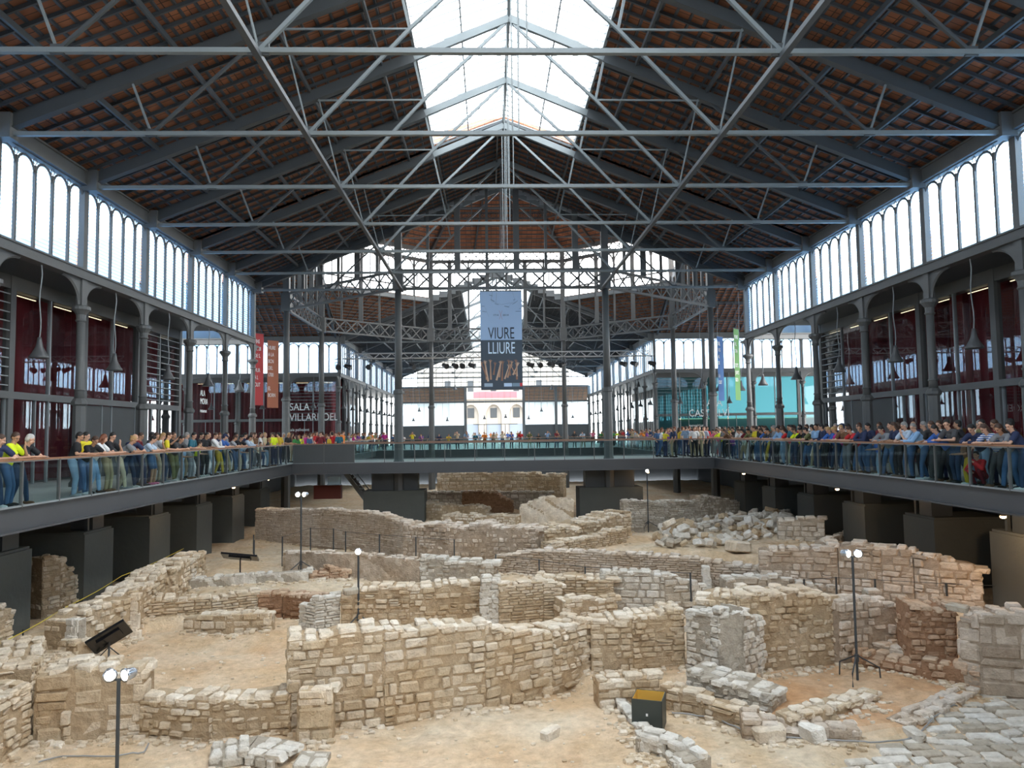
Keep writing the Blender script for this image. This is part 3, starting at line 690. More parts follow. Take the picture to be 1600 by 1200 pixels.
# ================================================================ lamps
def bell(loc, hang, lab, group=None, proto=[None]):
    if proto[0] is None:
        r = thing('pendant_lamp', lab, 'lamp', loc)
        m = MB(); m.lathe([(.27, 0), (.26, .05), (.2, .14), (.1, .34), (.07, .5), (.05, .62)], 16); m.build('lamp_shade', BELLM, r, True)
        m = MB(); m.lathe([(.2, .02), (.1, .2)], 10); m.build('bulb_reflector', BLACK, r)
        m = MB(); pts = [(.03*math.sin(j*1.1)*(1 if 0 < j < 8 else 0), 0, .6+j*.25) for j in range(9)]; m.tube(pts, .018, 5); m.build('cable', IRON2, r); proto[0] = r
    else: r = copy_tree(proto[0], loc, 0, lab)
    if group: r['group'] = group
    for c in r.children:
        if c.name.startswith('cable') and hang: c.location = (0, 0, .6-.6*hang/2.0); c.scale = (1, 1, hang/2.0)
    return r
for s, sd in ((-1, 'left'), (1, 'right')):
    for k in range(-2, 4): bell((s*BX, YP(k)+2.25, 3.95), 2.2, 'grey bell pendant lamp hanging in the %s arch of the %s gallery' % (ORD[k+2], sd))
    for i in range(10): bell((s*BX, YB1+4.5*i+2.25, 3.95), 2.2, 'grey bell pendant lamp in the %s arch of the far nave %s row' % (ORD[i], sd))
    for i in range(4): bell((s*(BX+2.25+4.5*i), YB1, 3.95), 2.2, 'grey bell pendant lamp under the %s transept windows, %s from the corner' % (sd, ORD[i]))
for i, px in enumerate((646, 655, 699, 757, 790, 826, 846, 895)):
    p = aty(px, (655, 640, 655, 652, 650, 652, 640, 650)[i], YE-2.5); b = bell((p.x, p.y, p.z-.3), roofz(max(abs(p.x), 4))-(p.z+.3), 'small dark pendant lamp hanging before the far end windows, %s from the left' % ORD[i])
for i, (px, py, Y) in enumerate([(711, 605, 88), (862, 605, 88), (997, 600, 75), (573, 605, 75), (1124, 604, 50), (1158, 603, 47), (1096, 600, 50), (391, 606, 47)]):
    p = aty(px, py, Y); bell((p.x, p.y, p.z-.3), (roofz(max(abs(p.x), 4)) if Y > 68 else 10.6)-.3-(p.z+.3), 'grey bell pendant lamp on a long cable, %s' % ['over the far nave left of the poster', 'over the far nave right of the poster', 'by the right side of the far nave', 'by the left side of the far nave', 'in front of the blue banner', 'in front of the green banner', 'left of the blue banner', 'beside the left red banner'][i])
# stage truss with spotlights
lt = thing('lighting_truss', 'light silver lattice stage truss hung across the hall behind the poster', 'lighting truss', (0, 63.5, 7.95))
m = MB()
for (y, z) in ((-.2, 0), (.2, 0), (0, .42)): m.tube([(-13, y, z), (13, y, z)], .045, 6)
for i in range(52):
    x = -13+i*.5; z0, z1 = (0, .42) if i % 2 else (.42, 0)
    m.tube([(x, -.2 if z0 == 0 else 0, z0), (x+.5, -.2 if z1 == 0 else 0, z1)], .025, 5); m.tube([(x, .2 if z0 == 0 else 0, z0), (x+.5, .2 if z1 == 0 else 0, z1)], .025, 5)
m.build('lattice', mat('aluminium', (.5, .52, .54), .35, .6), lt)
m = MB()
for x in (-12, -6, 6, 12): m.tube([(x, 0, .4), (x, 0, roofz(x if abs(x) > 6 else 6)-8.0)], .015, 4)
m.build('hanging_cables', DARK, lt)
sp = None
for i, px in enumerate((528, 543, 578, 643, 695, 710, 722, 737, 828, 843, 860, 880, 973, 990, 1018)):
    x = aty(px, 570, 63.5).x; lab = 'black stage spotlight clamped under the silver truss, %s from the left' % ORD[i]
    if sp is None:
        sp = thing('stage_spotlight', lab, 'spotlight', (x, 63.5, 7.9)); m = MB(); m.bar((0, 0, 0), (0, 0, -.25), .05); m.bar((-.22, 0, -.25), (.22, 0, -.25), .04); m.bar((-.22, 0, -.25), (-.22, 0, -.6), .04); m.bar((.22, 0, -.25), (.22, 0, -.6), .04); m.box(-.06, .06, -.24, .24, 0, .06); m.box(-.24, .24, -.06, .06, 0, .06); m.build('yoke', BLACK, sp)
        m = MB(); m.lathe([(.12, -.3), (.18, -.2), (.19, .1), (.24, .3), (.24, .34)], 10); o = m.build('lamp_housing', BLACK, sp); o.location = (0, 0, -.6); o.rotation_euler = (1.9, 0, .3)
    else: copy_tree(sp, (x, 63.5, 7.9), rnd.uniform(-1.5, 1.5), lab)

# ================================================================ pillars under the galleries
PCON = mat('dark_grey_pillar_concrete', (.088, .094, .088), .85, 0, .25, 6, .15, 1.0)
def pillar_proto():
    r = thing('concrete_pillar', '', 'pillar'); m = MB()
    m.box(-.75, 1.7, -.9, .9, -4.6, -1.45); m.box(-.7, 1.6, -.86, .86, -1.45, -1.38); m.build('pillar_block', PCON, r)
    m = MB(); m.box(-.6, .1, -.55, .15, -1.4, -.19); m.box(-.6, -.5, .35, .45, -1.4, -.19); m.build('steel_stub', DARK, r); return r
pp = None
for s, sd in ((1, 'right'), (-1, 'left')):
    for k in range(-3, 5):
        lab = 'massive dark concrete pillar block under the %s gallery, %s from the camera' % (sd, ORD[k+3])
        if pp is None: pp = pillar_proto(); o = pp; o.location = (s*BX, YP(k), 0); o['label'] = lab
        else: o = copy_tree(pp, (s*BX, YP(k), 0), 0, lab)
        if s < 0: o.rotation_euler = (0, 0, PI)
for i, (x, y, w) in enumerate([(-6.2, 43.4, 3.4), (6.0, 43.4, 3.6)]):
    r = thing('concrete_pillar', 'wide grey concrete block pillar under the %s of the bridge' % ('left half' if x < 0 else 'right half'), 'pillar', (x, y, 0))
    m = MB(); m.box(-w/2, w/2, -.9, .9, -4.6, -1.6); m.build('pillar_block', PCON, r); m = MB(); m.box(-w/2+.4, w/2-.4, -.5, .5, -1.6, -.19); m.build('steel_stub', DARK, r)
for s in (-1, 1):
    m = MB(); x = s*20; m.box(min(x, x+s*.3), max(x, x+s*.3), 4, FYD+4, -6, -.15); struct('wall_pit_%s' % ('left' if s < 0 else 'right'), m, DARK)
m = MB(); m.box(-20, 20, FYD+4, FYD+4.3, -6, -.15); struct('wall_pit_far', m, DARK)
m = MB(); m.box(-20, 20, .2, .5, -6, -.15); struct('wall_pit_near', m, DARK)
# steel stair and red display under the bridge
st = thing('steel_stair', 'dark steel stair with railing descending under the left of the bridge', 'stair', (-10.0, 46, -3.6))
m = MB()
for i in range(14): m.box(.1+i*.16, .45+i*.16, 0, 1.1, 3.2-i*.23, 3.24-i*.23)
m.build('treads', DARK, st); m = MB(); m.bar((.1, 0, 3.3), (2.5, 0, .1), .06, .25); m.bar((.1, 1.1, 3.3), (2.5, 1.1, .1), .06, .25); m.build('stringers', IRON2, st)
m = MB(); m.bar((.1, 0, 4.2), (2.5, 0, 1.0), .05); m.build('stair_rail', IRON, st)
p = aty(490, 780, 45.5)
st = thing('display_case', 'low dark red display case with pale objects under the bridge, beside the stair', 'display case', (p.x, p.y, p.z)); m = MB(); m.box(0, 1.6, 0, .5, 0, .8); m.build('case_body', mat('dark_red_case', (.16, .03, .02), .6), st)
m = MB(); m.box(.8, 1.55, .05, .45, .8, 1.3); m.build('glass_top', FROST, st)
# spot lamps under the gallery edges
sl = None
for i, (px, py, w) in enumerate([(290, 771, 'under the left gallery edge, nearest the camera'), (365, 758, 'under the left gallery edge, second and smaller'), (406, 748, 'under the left gallery corner, left of a pair'), (419, 746, 'under the left gallery corner, right of a pair'), (1012, 735, 'under the right part of the bridge'), (1308, 760, 'glowing under the middle of the right gallery'), (1162, 737, 'small, under the right gallery near the bridge'), (1567, 801, 'dim, under the near end of the right gallery')]):
    p = atx(px, py, -12.3 if px < 800 else 12.3) if not 900 < px < 1100 else aty(px, py, 41.9); lab = 'small black spot lamp with warm glow '+w
    if sl is None:
        sl = thing('spot_lamp', lab, 'lamp', p); m = MB(); m.lathe([(.05, -.1), (.09, 0), (.09, .12)], 10); o = m.build('lamp_housing', BLACK, sl); m = MB(); m.bar((0, 0, .1), (0, 0, .5), .03); m.build('bracket', BLACK, sl)
        m = MB(); m.lathe([(.02, -.15), (.07, -.13), (.075, -.09)], 8); m.build('glowing_lens', LAMPON, sl)
    else: copy_tree(sl, p, 0, lab)
for (px, py) in ((290, 771), (406, 748), (1012, 735), (1308, 760), (1567, 801)):
    p = atx(px, py, -12.3 if px < 800 else 12.3) if not 900 < px < 1100 else aty(px, py, 41.9)
    l = bpy.data.lights.new('spot_lamp_light', 'POINT'); l.energy = 90 if px == 1567 else 12; l.color = (1, .65, .35); l.shadow_soft_size = .06; o = bpy.data.objects.new('spot_lamp_light', l); C.objects.link(o); o.location = p-Vector((0, 0, .3))
# ================================================================ the excavation
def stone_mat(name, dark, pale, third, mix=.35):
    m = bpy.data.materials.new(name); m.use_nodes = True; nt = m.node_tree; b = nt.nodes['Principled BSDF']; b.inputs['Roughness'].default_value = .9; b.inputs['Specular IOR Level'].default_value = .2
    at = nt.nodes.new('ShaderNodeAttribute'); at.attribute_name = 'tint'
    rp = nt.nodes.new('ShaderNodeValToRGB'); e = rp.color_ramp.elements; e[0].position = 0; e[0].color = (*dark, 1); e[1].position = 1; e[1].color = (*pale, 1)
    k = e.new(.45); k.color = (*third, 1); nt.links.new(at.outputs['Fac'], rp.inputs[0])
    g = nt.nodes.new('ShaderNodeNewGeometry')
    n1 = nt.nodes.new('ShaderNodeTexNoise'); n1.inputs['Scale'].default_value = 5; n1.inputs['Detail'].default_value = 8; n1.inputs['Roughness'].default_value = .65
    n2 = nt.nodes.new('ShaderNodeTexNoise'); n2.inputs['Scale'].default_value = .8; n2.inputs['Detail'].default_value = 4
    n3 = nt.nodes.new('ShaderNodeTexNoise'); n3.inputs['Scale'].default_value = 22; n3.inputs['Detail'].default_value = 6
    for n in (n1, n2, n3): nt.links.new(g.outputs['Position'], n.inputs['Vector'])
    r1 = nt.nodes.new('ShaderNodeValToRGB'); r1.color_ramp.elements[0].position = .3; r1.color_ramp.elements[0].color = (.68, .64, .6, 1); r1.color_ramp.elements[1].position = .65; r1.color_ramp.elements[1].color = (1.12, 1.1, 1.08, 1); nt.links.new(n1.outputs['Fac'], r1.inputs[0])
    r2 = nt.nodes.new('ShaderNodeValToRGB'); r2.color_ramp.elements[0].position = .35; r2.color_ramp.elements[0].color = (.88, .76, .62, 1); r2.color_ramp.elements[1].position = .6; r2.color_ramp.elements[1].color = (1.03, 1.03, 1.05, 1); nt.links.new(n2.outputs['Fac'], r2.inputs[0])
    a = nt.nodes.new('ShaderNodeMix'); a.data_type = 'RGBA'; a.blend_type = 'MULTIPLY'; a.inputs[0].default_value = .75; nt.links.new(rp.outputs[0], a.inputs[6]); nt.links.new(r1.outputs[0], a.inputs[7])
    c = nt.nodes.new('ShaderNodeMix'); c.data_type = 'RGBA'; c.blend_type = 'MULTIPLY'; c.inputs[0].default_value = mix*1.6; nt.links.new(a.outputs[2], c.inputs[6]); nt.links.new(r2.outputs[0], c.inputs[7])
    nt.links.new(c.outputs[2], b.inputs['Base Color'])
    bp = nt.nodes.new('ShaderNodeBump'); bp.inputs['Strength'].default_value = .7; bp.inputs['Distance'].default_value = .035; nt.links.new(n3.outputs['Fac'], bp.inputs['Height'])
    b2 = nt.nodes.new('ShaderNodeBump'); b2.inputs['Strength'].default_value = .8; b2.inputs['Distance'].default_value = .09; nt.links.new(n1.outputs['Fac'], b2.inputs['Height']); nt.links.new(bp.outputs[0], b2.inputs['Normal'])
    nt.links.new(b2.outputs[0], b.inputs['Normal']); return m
STW = stone_mat('warm_sandstone', (.36, .26, .165), (.84, .77, .66), (.60, .49, .345))
STC = stone_mat('cool_grey_stone', (.33, .29, .24), (.82, .80, .75), (.53, .48, .40), .15)
STR = stone_mat('pinkish_stone', (.34, .265, .20), (.78, .71, .63), (.52, .435, .345), .3)
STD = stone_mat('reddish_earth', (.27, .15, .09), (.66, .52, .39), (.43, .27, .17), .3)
GRD = stone_mat('sandy_ground', (.70, .60, .45), (.60, .38, .22), (.72, .56, .39), .45)
wr = random.Random(11)
def stone(mb, c, ax, ay, az, j=.12, bev=.16, tint=.5):
    """irregular bevelled block: c centre, ax ay az half-extent vectors"""
    cs = []
    for sx in (-1, 1):
        for sy in (-1, 1):
            for sz in (-1, 1): cs.append((sx*(1-wr.random()*j), sy*(1-wr.random()*j), sz*(1-wr.random()*j)))
    vs = []; la, lb, lc = ax.length, ay.length, az.length; mn = min(la, lb, lc)*bev*2
    for (x, y, z) in cs:
        bx, by_, bz = mn/la, mn/lb, mn/lc
        for k in range(3):
            q = [x, y, z]
            for i, bb in enumerate((bx, by_, bz)):
                if i != k: q[i] *= (1-min(bb, .45))
            vs.append(c+ax*q[0]+ay*q[1]+az*q[2])
    I = lambda a, b, cc, k: ((a*2+b)*2+cc)*3+k
    f = [(I(1,0,0,0),I(1,1,0,0),I(1,1,1,0),I(1,0,1,0)), (I(0,0,0,0),I(0,0,1,0),I(0,1,1,0),I(0,1,0,0)),
         (I(0,1,0,1),I(0,1,1,1),I(1,1,1,1),I(1,1,0,1)), (I(0,0,0,1),I(1,0,0,1),I(1,0,1,1),I(0,0,1,1)),
         (I(0,0,1,2),I(1,0,1,2),I(1,1,1,2),I(0,1,1,2)), (I(0,0,0,2),I(0,1,0,2),I(1,1,0,2),I(1,0,0,2))]
    for a in (0, 1):
        for b in (0, 1):
            f += [(I(0,a,b,1),I(1,a,b,1),I(1,a,b,2),I(0,a,b,2)), (I(a,0,b,0),I(a,1,b,0),I(a,1,b,2),I(a,0,b,2)), (I(a,b,0,0),I(a,b,1,0),I(a,b,1,1),I(a,b,0,1))]
    for a in (0, 1):
        for b in (0, 1):
            for cc in (0, 1): f.append((I(a,b,cc,0), I(a,b,cc,1), I(a,b,cc,2)))
    mb.add(vs, f, tint)
STY = {'block': (.205, .38, .2, .06), 'big': (.36, .65, .14, .06), 'rubble': (.14, .24, .34, .09), 'thin': (.08, .32, .18, .03), 'plaster': (.26, .9, .05, .015), 'mix': (.14, .3, .26, .06)}
UP = Vector((0, 0, 1))
def vn(x, s=0):
    i = math.floor(x); f = x-i; f = f*f*(3-2*f); h = lambda k: math.sin(k*127.1+s*311.7)*43758.5453 % 1
    return h(i)*(1-f)+h(i+1)*f
def face(mb, A, B, zb, ta, tb, nrm, sty, seed, rough, tb0=(.15, 1)):
    hh, ll, jj, pr_ = STY[sty]; d = (B-A); L = d.length
    if L < .08: return
    if sty == 'plaster':                      # uneven rendered surface
        d = d/L; nu = max(2, int(L/.12)); nv = 12; b0 = len(mb.v)
        vs = []; ts = []
        for i in range(nu+1):
            u = L*i/nu; top = ta+(tb-ta)*i/nu+(vn(u*3, seed)-.5)*3*rough+(wr.random()-.5)*rough
            for j in range(nv+1):
                z = zb-.1+(top-zb+.1)*j/nv; p = A+d*u+nrm*((vn(u*1.3+z*2.1, seed)-.5)*.09+(vn(u*6+z*5, seed+3)-.5)*.05-.03); vs.append(Vector((p.x, p.y, z)))
        fs = [(i*(nv+1)+j, (i+1)*(nv+1)+j, (i+1)*(nv+1)+j+1, i*(nv+1)+j+1) for i in range(nu) for j in range(nv)]
        n0 = len(mb.t); mb.add(vs, fs); mb.t.extend([tb0[0]+(tb0[1]-tb0[0])*(.35+.4*vn(k*.37, seed)+.1*wr.random()) for k in range(len(fs))]); return
    d = d/L; z = zb-.05; zmax = max(ta, tb)+rough
    while z < zmax:
        h = hh*wr.uniform(.75, 1.3) if sty != 'plaster' else hh; u = -wr.random()*ll*.5
        while u < L:
            l = ll*wr.uniform(.5, 1.5); u1 = min(u+l, L); uc = (max(u, 0)+u1)/2; w = u1-max(u, 0)
            top = ta+(tb-ta)*uc/L+(vn(uc*1.7, seed)-.5)*2*rough
            if z+h*.55 < top and w > .05:
                h2 = min(h, max(.04, top-z)); p = wr.uniform(-pr_, pr_*.5)
                base = A+d*uc; c = Vector((base.x, base.y, z+h2/2))+nrm*(p-.12)
                cl = .5*vn(uc*.6+z*2, seed+5)+.5*wr.random()
                tn = tb0[0]+(tb0[1]-tb0[0])*cl; tl_ = wr.uniform(-.05, .05); ax_ = d*math.cos(tl_)+UP*math.sin(tl_); az_ = UP*math.cos(tl_)-d*math.sin(tl_)
                if sty in ('block', 'mix', 'big') and wr.random() < .22:
                    f_ = wr.uniform(.35, .6)
                    for (hh_, zc_) in ((h2*f_, z+h2*f_/2), (h2*(1-f_), z+h2*(1+f_)/2)): stone(mb, Vector((c.x, c.y, zc_))+nrm*wr.uniform(-.03, .01), ax_*(w/2-.008), nrm*(-.14), az_*(hh_/2-.005), jj*1.5, .12, min(1, max(0, tn+wr.uniform(-.2, .2))))
                else: stone(mb, c, ax_*(w/2-.006), nrm*(-.14), az_*(h2/2-.005), jj, .14, tn)
            u = u+l+.006
        z += h+.004
NW = [0]
SEGS = []
def ruin(lab, pts, zb, th, sty='block', m=None, rough=.07, nm='ruin_wall', cap=True, tt=(.1, 1)):
    """pts: (px, py_top, py_base) read off the photograph, or ('w', x, y, ztop) in metres"""
    m = m or STW; NW[0] += 1; seed = NW[0]; P = []; T = []
    for p in pts:
        if p[0] == 'w': P.append(Vector((p[1], p[2], 0))); T.append(p[3])
        else: b = atz(p[0], p[2], zb); P.append(Vector((b.x, b.y, 0))); T.append(aty(p[0], p[1], b.y).z)
    mb = MB(); camp = Vector((CX, 0, 0)); n = len(P)
    D = [(P[i+1]-P[i]).normalized() for i in range(n-1)]; N = []
    for i in range(n-1):
        q = D[i].cross(UP).normalized(); mid = (P[i]+P[i+1])/2
        N.append(q)
    s = 1 if sum((camp-(P[i]+P[i+1])/2).dot(N[i]) for i in range(n-1)) > 0 else -1
    N = [q*s for q in N]
    off = []
    for i in range(n):
        q = N[0] if i == 0 else (N[-1] if i == n-1 else (N[i-1]+N[i]).normalized()); off.append(P[i]-q*th)
    # mortar core
    for i in range(n-1):
        k = max(1, int((P[i+1]-P[i]).length/.3))
        for j in range(k):
            a, b = j/k, (j+1)/k; fa, fb = P[i].lerp(P[i+1], a)-N[i]*.05, P[i].lerp(P[i+1], b)-N[i]*.05; ga, gb = off[i].lerp(off[i+1], a), off[i].lerp(off[i+1], b)
            L0 = (P[i+1]-P[i]).length; za = T[i]+(T[i+1]-T[i])*a+(vn(a*L0*1.7, seed)-.5)*2*rough-.05; zc = T[i]+(T[i+1]-T[i])*b+(vn(b*L0*1.7, seed)-.5)*2*rough-.05
            V = lambda p, z: Vector((p.x, p.y, z))
            mb.add([V(fa,zb-.3),V(fb,zb-.3),V(gb,zb-.3),V(ga,zb-.3),V(fa,za),V(fb,zc),V(gb,zc+.03),V(ga,za+.03)], [(0,3,2,1),(4,5,6,7),(0,1,5,4),(1,2,6,5),(2,3,7,6),(3,0,4,7)], .26)
        SEGS.append((P[i], P[i+1], N[i], zb))
        face(mb, P[i], P[i+1], zb, T[i], T[i+1], N[i], sty, seed, rough, tt)
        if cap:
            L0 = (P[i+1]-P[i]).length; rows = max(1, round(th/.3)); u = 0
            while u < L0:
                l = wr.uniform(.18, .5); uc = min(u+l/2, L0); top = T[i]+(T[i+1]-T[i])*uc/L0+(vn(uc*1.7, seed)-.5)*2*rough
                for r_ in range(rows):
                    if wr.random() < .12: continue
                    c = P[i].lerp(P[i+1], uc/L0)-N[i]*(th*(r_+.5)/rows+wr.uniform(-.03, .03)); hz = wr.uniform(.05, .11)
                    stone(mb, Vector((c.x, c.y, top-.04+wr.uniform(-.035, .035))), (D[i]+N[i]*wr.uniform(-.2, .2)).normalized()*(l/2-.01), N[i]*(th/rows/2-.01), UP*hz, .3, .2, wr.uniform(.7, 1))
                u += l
    if n > 1:
        face(mb, P[0]-N[0]*0, off[0], zb, T[0], T[0], -D[0], sty, seed+1, rough, tt)
        face(mb, P[-1], off[-1], zb, T[-1], T[-1], D[-1], sty, seed+2, rough, tt)
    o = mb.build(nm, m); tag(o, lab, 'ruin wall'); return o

# ---- ground as a height field
ZON = [(-4.2, .35, None),  # (zone height, earth tint, photograph outline at that height)
 (-3.05, .1, [(800, 850), (990, 830), (1250, 795), (1330, 850), (1190, 868), (1000, 856), (860, 862)]),
 (-4.5, .25, [(-700, 1500), (-80, 1170), (50, 1138), (215, 1125), (447, 1122), (600, 1105), (865, 1060), (930, 1078), (1030, 1078), (1165, 1106), (1420, 1128), (1530, 1070), (1700, 1070), (2300, 1500)]),
 (-4.3, .95, [(1170, 1120), (1190, 1045), (1305, 1028), (1500, 1048), (1530, 1080), (1425, 1140), (1165, 1124)]),
 (-4.0, .45, [(205, 990), (430, 968), (492, 968), (470, 1020), (447, 1098), (225, 1104), (118, 1050)]),
 (-4.1, .4, [(535, 990), (900, 985), (1090, 950), (1140, 960), (1000, 1000), (880, 1000), (500, 1010)]),
 (-3.6, 0, [(320, 900), (390, 838), (460, 850), (640, 875), (640, 890), (430, 935), (300, 940)]),
]
ZON = [(z, t, [atz(a, b, z)[:2] for a, b in poly] if poly else [(-7.5, 11), (12.3, 11), (12.3, 23), (8, 26.5), (-7.5, 25.5)]) for z, t, poly in ZON]
def inside(poly, x, y):
    r = False; j = len(poly)-1
    for i in range(len(poly)):
        xi, yi = poly[i]; xj, yj = poly[j]
        if (yi > y) != (yj > y) and x < (xj-xi)*(y-yi)/(yj-yi)+xi: r = not r
        j = i
    return r
xs = np.arange(-20, 20.01, .16); ys = np.concatenate([np.arange(3.5, 12, .3), np.arange(12, 30, .14), np.arange(30, 50, .3), np.arange(50, 76, 1.0)])
def insidev(poly, X, Y):
    r = np.zeros(X.shape, bool); j = len(poly)-1
    for i in range(len(poly)):
        xi, yi = poly[i]; xj, yj = poly[j]
        with np.errstate(divide='ignore', invalid='ignore'): r ^= ((yi > Y) != (yj > Y)) & (X < (xj-xi)*(Y-yi)/(yj-yi)+xi)
        j = i
    return r
GX, GY = np.meshgrid(xs, ys); H = np.full(GX.shape, -3.7); TI = np.full(GX.shape, .12)
H[GY > 40] = -3.4
for z, t, poly in ZON:
    k = insidev(poly, GX, GY); H[k] = z; TI[k] = t
for _ in range(2):
    for A_ in (H, TI): A_[1:-1, 1:-1] = (A_[1:-1, 1:-1]*2+A_[:-2, 1:-1]+A_[2:, 1:-1]+A_[1:-1, :-2]+A_[1:-1, 2:])/6
rg = np.random.RandomState(5)
def vnoise(X, Y, sc, n=64):
    g = rg.rand(n, n); x = (X*sc) % n; y = (Y*sc) % n; i = x.astype(int); j = y.astype(int); fx = x-i; fy = y-j; fx = fx*fx*(3-2*fx); fy = fy*fy*(3-2*fy)
    i1 = (i+1) % n; j1 = (j+1) % n; i %= n; j %= n
    return (g[i, j]*(1-fx)+g[i1, j]*fx)*(1-fy)+(g[i, j1]*(1-fx)+g[i1, j1]*fx)*fy
H += (vnoise(GX+40, GY, .7)-.5)*.16+(vnoise(GX+40, GY, 2.3)-.5)*.07+(vnoise(GX+40, GY, 6)-.5)*.03
TI = np.clip(TI+(vnoise(GX+40, GY, .5)-.5)*.5+(vnoise(GX+40, GY, 1.9)-.5)*.3, 0, 1)
def gz(x, y):
    i = min(max(int(np.searchsorted(ys, y)), 1), len(ys)-1); j = min(max(int(np.searchsorted(xs, x)), 1), len(xs)-1); return float(min(H[i, j], H[i-1, j], H[i, j-1], H[i-1, j-1]))
nx, ny = len(xs), len(ys)
g = MB(); g.v = [tuple(v) for v in np.stack([GX.ravel(), GY.ravel(), H.ravel()], 1).tolist()]; g.n = len(g.v)
for j in range(ny-1):
    for i in range(nx-1): g.f.append((j*nx+i, j*nx+i+1, (j+1)*nx+i+1, (j+1)*nx+i)); g.t.append(float(TI[j, i]))
struct('floor', g, GRD, None, True)

R_ = ruin
R_('long stone wall of large blocks in the centre foreground, highest of the front row', [(447, 998, 1150), (600, 985, 1132), (760, 978, 1108), (866, 992, 1084)], -4.5, .75, 'block', rough=.09, tt=(.25, .95))
R_('square stone pier base projecting from the left end of the central foreground wall', [(463, 1078, 1165), (520, 1075, 1162)], -4.5, .35, 'big')
R_('low rubble retaining wall between the sandy room and the front ditch', [(215, 1092, 1152), (330, 1094, 1160), (452, 1088, 1154)], -4.5, .7, 'rubble')
R_('wall of very large rough blocks at the lower left, behind the near floodlight', [(50, 1062, 1166), (110, 1040, 1160), (222, 1048, 1150)], -4.5, .9, 'big', rough=.1)
q = atz(50, 1166, -4.5)
R_('rubble wall running toward the camera at the lower left corner', [('w', q.x-.4, q.y-4.2, -3.05), ('w', q.x, q.y, -3.2)], -4.5, 1.1, 'rubble', rough=.12)
q2 = atz(112, 1035, -4.0)
R_('broken low wall rising from the lower left edge toward the slanting wall', [('w', q.x-.3, q.y+.5, -3.2), ('w', q2.x-.5, q2.y-.2, -3.3)], -4.2, .9, 'rubble', rough=.14)
R_('slanting rubble wall receding on the left side of the sandy room', [(118, 968, 1035), (205, 930, 1002), (285, 880, 945), (322, 866, 918)], -4.0, .95, 'rubble', rough=.12)
R_('thin layered wall along the back of the sandy room', [(215, 938, 985), (330, 935, 975), (402, 926, 966)], -4.0, .6, 'thin')
R_('low free-standing block wall in front of the back wall of the sandy room', [(285, 963, 990), (352, 958, 992), (424, 957, 990)], -4.0, .4, 'block')
R_('bank of dark red earth capped with stones, right of the low block wall', [(402, 925, 967), (440, 926, 965), (492, 932, 970)], -4.0, .6, 'rubble', STD, tt=(0, .7))
R_('short pale plastered wall stub, left of the middle floodlight pole', [(466, 944, 985), (492, 934, 990), (532, 931, 984)], -4.0, .5, 'thin', STC, tt=(.5, 1))
R_('rubble wall with pale blocks behind the central foreground wall', [(532, 920, 986), (640, 917, 984), (752, 910, 978)], -4.0, .75, 'mix', rough=.09)
R_('squared pale stone pier in the middle of the ruins', [(752, 904, 986), (781, 904, 985)], -4.0, .45, 'block', STC, rough=.02, tt=(.6, 1))
R_('thin layered wall immediately right of the pale pier', [(781, 914, 986), (850, 910, 980), (880, 914, 978)], -4.0, .6, 'thin')
R_('higher mound of layered masonry right of centre', [(835, 903, 960), (900, 904, 962), (960, 909, 962)], -4.0, .9, 'thin', rough=.1)
R_('tumbled masonry at the foot of the layered mound', [(880, 940, 992), (965, 932, 982)], -4.05, .6, 'rubble', rough=.16)
R_('wall of cool grey squared blocks right of centre', [(938, 893, 958), (1040, 895, 960), (1096, 914, 956)], -4.0, .6, 'block', STC, rough=.04, tt=(.3, 1))
R_('crumbling rubble corner joining the central foreground wall to the yellow block wall', [(866, 990, 1078), (925, 975, 1060)], -4.4, .9, 'rubble', rough=.16)
R_('yellowish block wall with red brick courses right of centre', [(925, 972, 1056), (990, 962, 1054), (1072, 950, 1048)], -4.3, .8, 'mix', rough=.05, tt=(.2, .85))
R_('knee-high wall of squared blocks behind the golden box', [(936, 1066, 1106), (1032, 1060, 1100)], -4.5, .5, 'block')
R_('low slanting row of blocks right of the golden box', [(1028, 1070, 1106), (1100, 1094, 1122), (1168, 1120, 1142)], -4.5, .5, 'block')
R_('rough ledge of loose stones under the grey slab wall', [(1072, 1045, 1090), (1130, 1062, 1105), (1205, 1085, 1122)], -4.4, .9, 'rubble', STC, rough=.12)
R_('grey plastered wall stub facing the camera, right of the yellow block wall', [(1124, 960, 1067), (1166, 956, 1068)], -4.3, .4, 'plaster', STC, rough=.05, tt=(.05, .45))
R_('ragged pale stone edge right of the grey plastered stub', [(1166, 952, 1068), (1198, 966, 1052)], -4.3, .6, 'rubble', STC, rough=.1, tt=(.5, 1))
R_('ragged masonry edge left of the grey plastered stub', [(1072, 950, 1052), (1124, 955, 1067)], -4.3, .8, 'rubble', STC, rough=.12, tt=(.4, 1))
R_('long thick rubble wall closing the orange room on the left and back', [(1085, 934, 1040), (1160, 928, 1046), (1250, 925, 1036), (1314, 932, 1030)], -4.2, 1.0, 'rubble', rough=.1, tt=(.1, .8))
R_('block wall behind the right floodlight stand', [(1314, 938, 1028), (1360, 936, 1022), (1428, 952, 1016)], -4.1, .6, 'block', STR, rough=.06)
R_('upright pale block standing against the wall behind the right floodlight', [(1357, 924, 986), (1381, 925, 986)], -4.0, .35, 'big', STC, rough=.01)
R_('reddish rubble mass at the right of the ruins', [(1426, 948, 1050), (1500, 946, 1052)], -4.2, .9, 'rubble', STD, rough=.1, tt=(.3, 1))
R_('wall of large pinkish blocks at the right edge of the picture', [(1500, 968, 1078), (1535, 958, 1086), (1625, 960, 1092)], -4.4, .8, 'big', STR, rough=.06)
R_('low stone bench at the back of the orange room', [(1305, 1000, 1028), (1360, 1003, 1030), (1420, 1012, 1044)], -4.25, .7, 'block', STR, rough=.04)
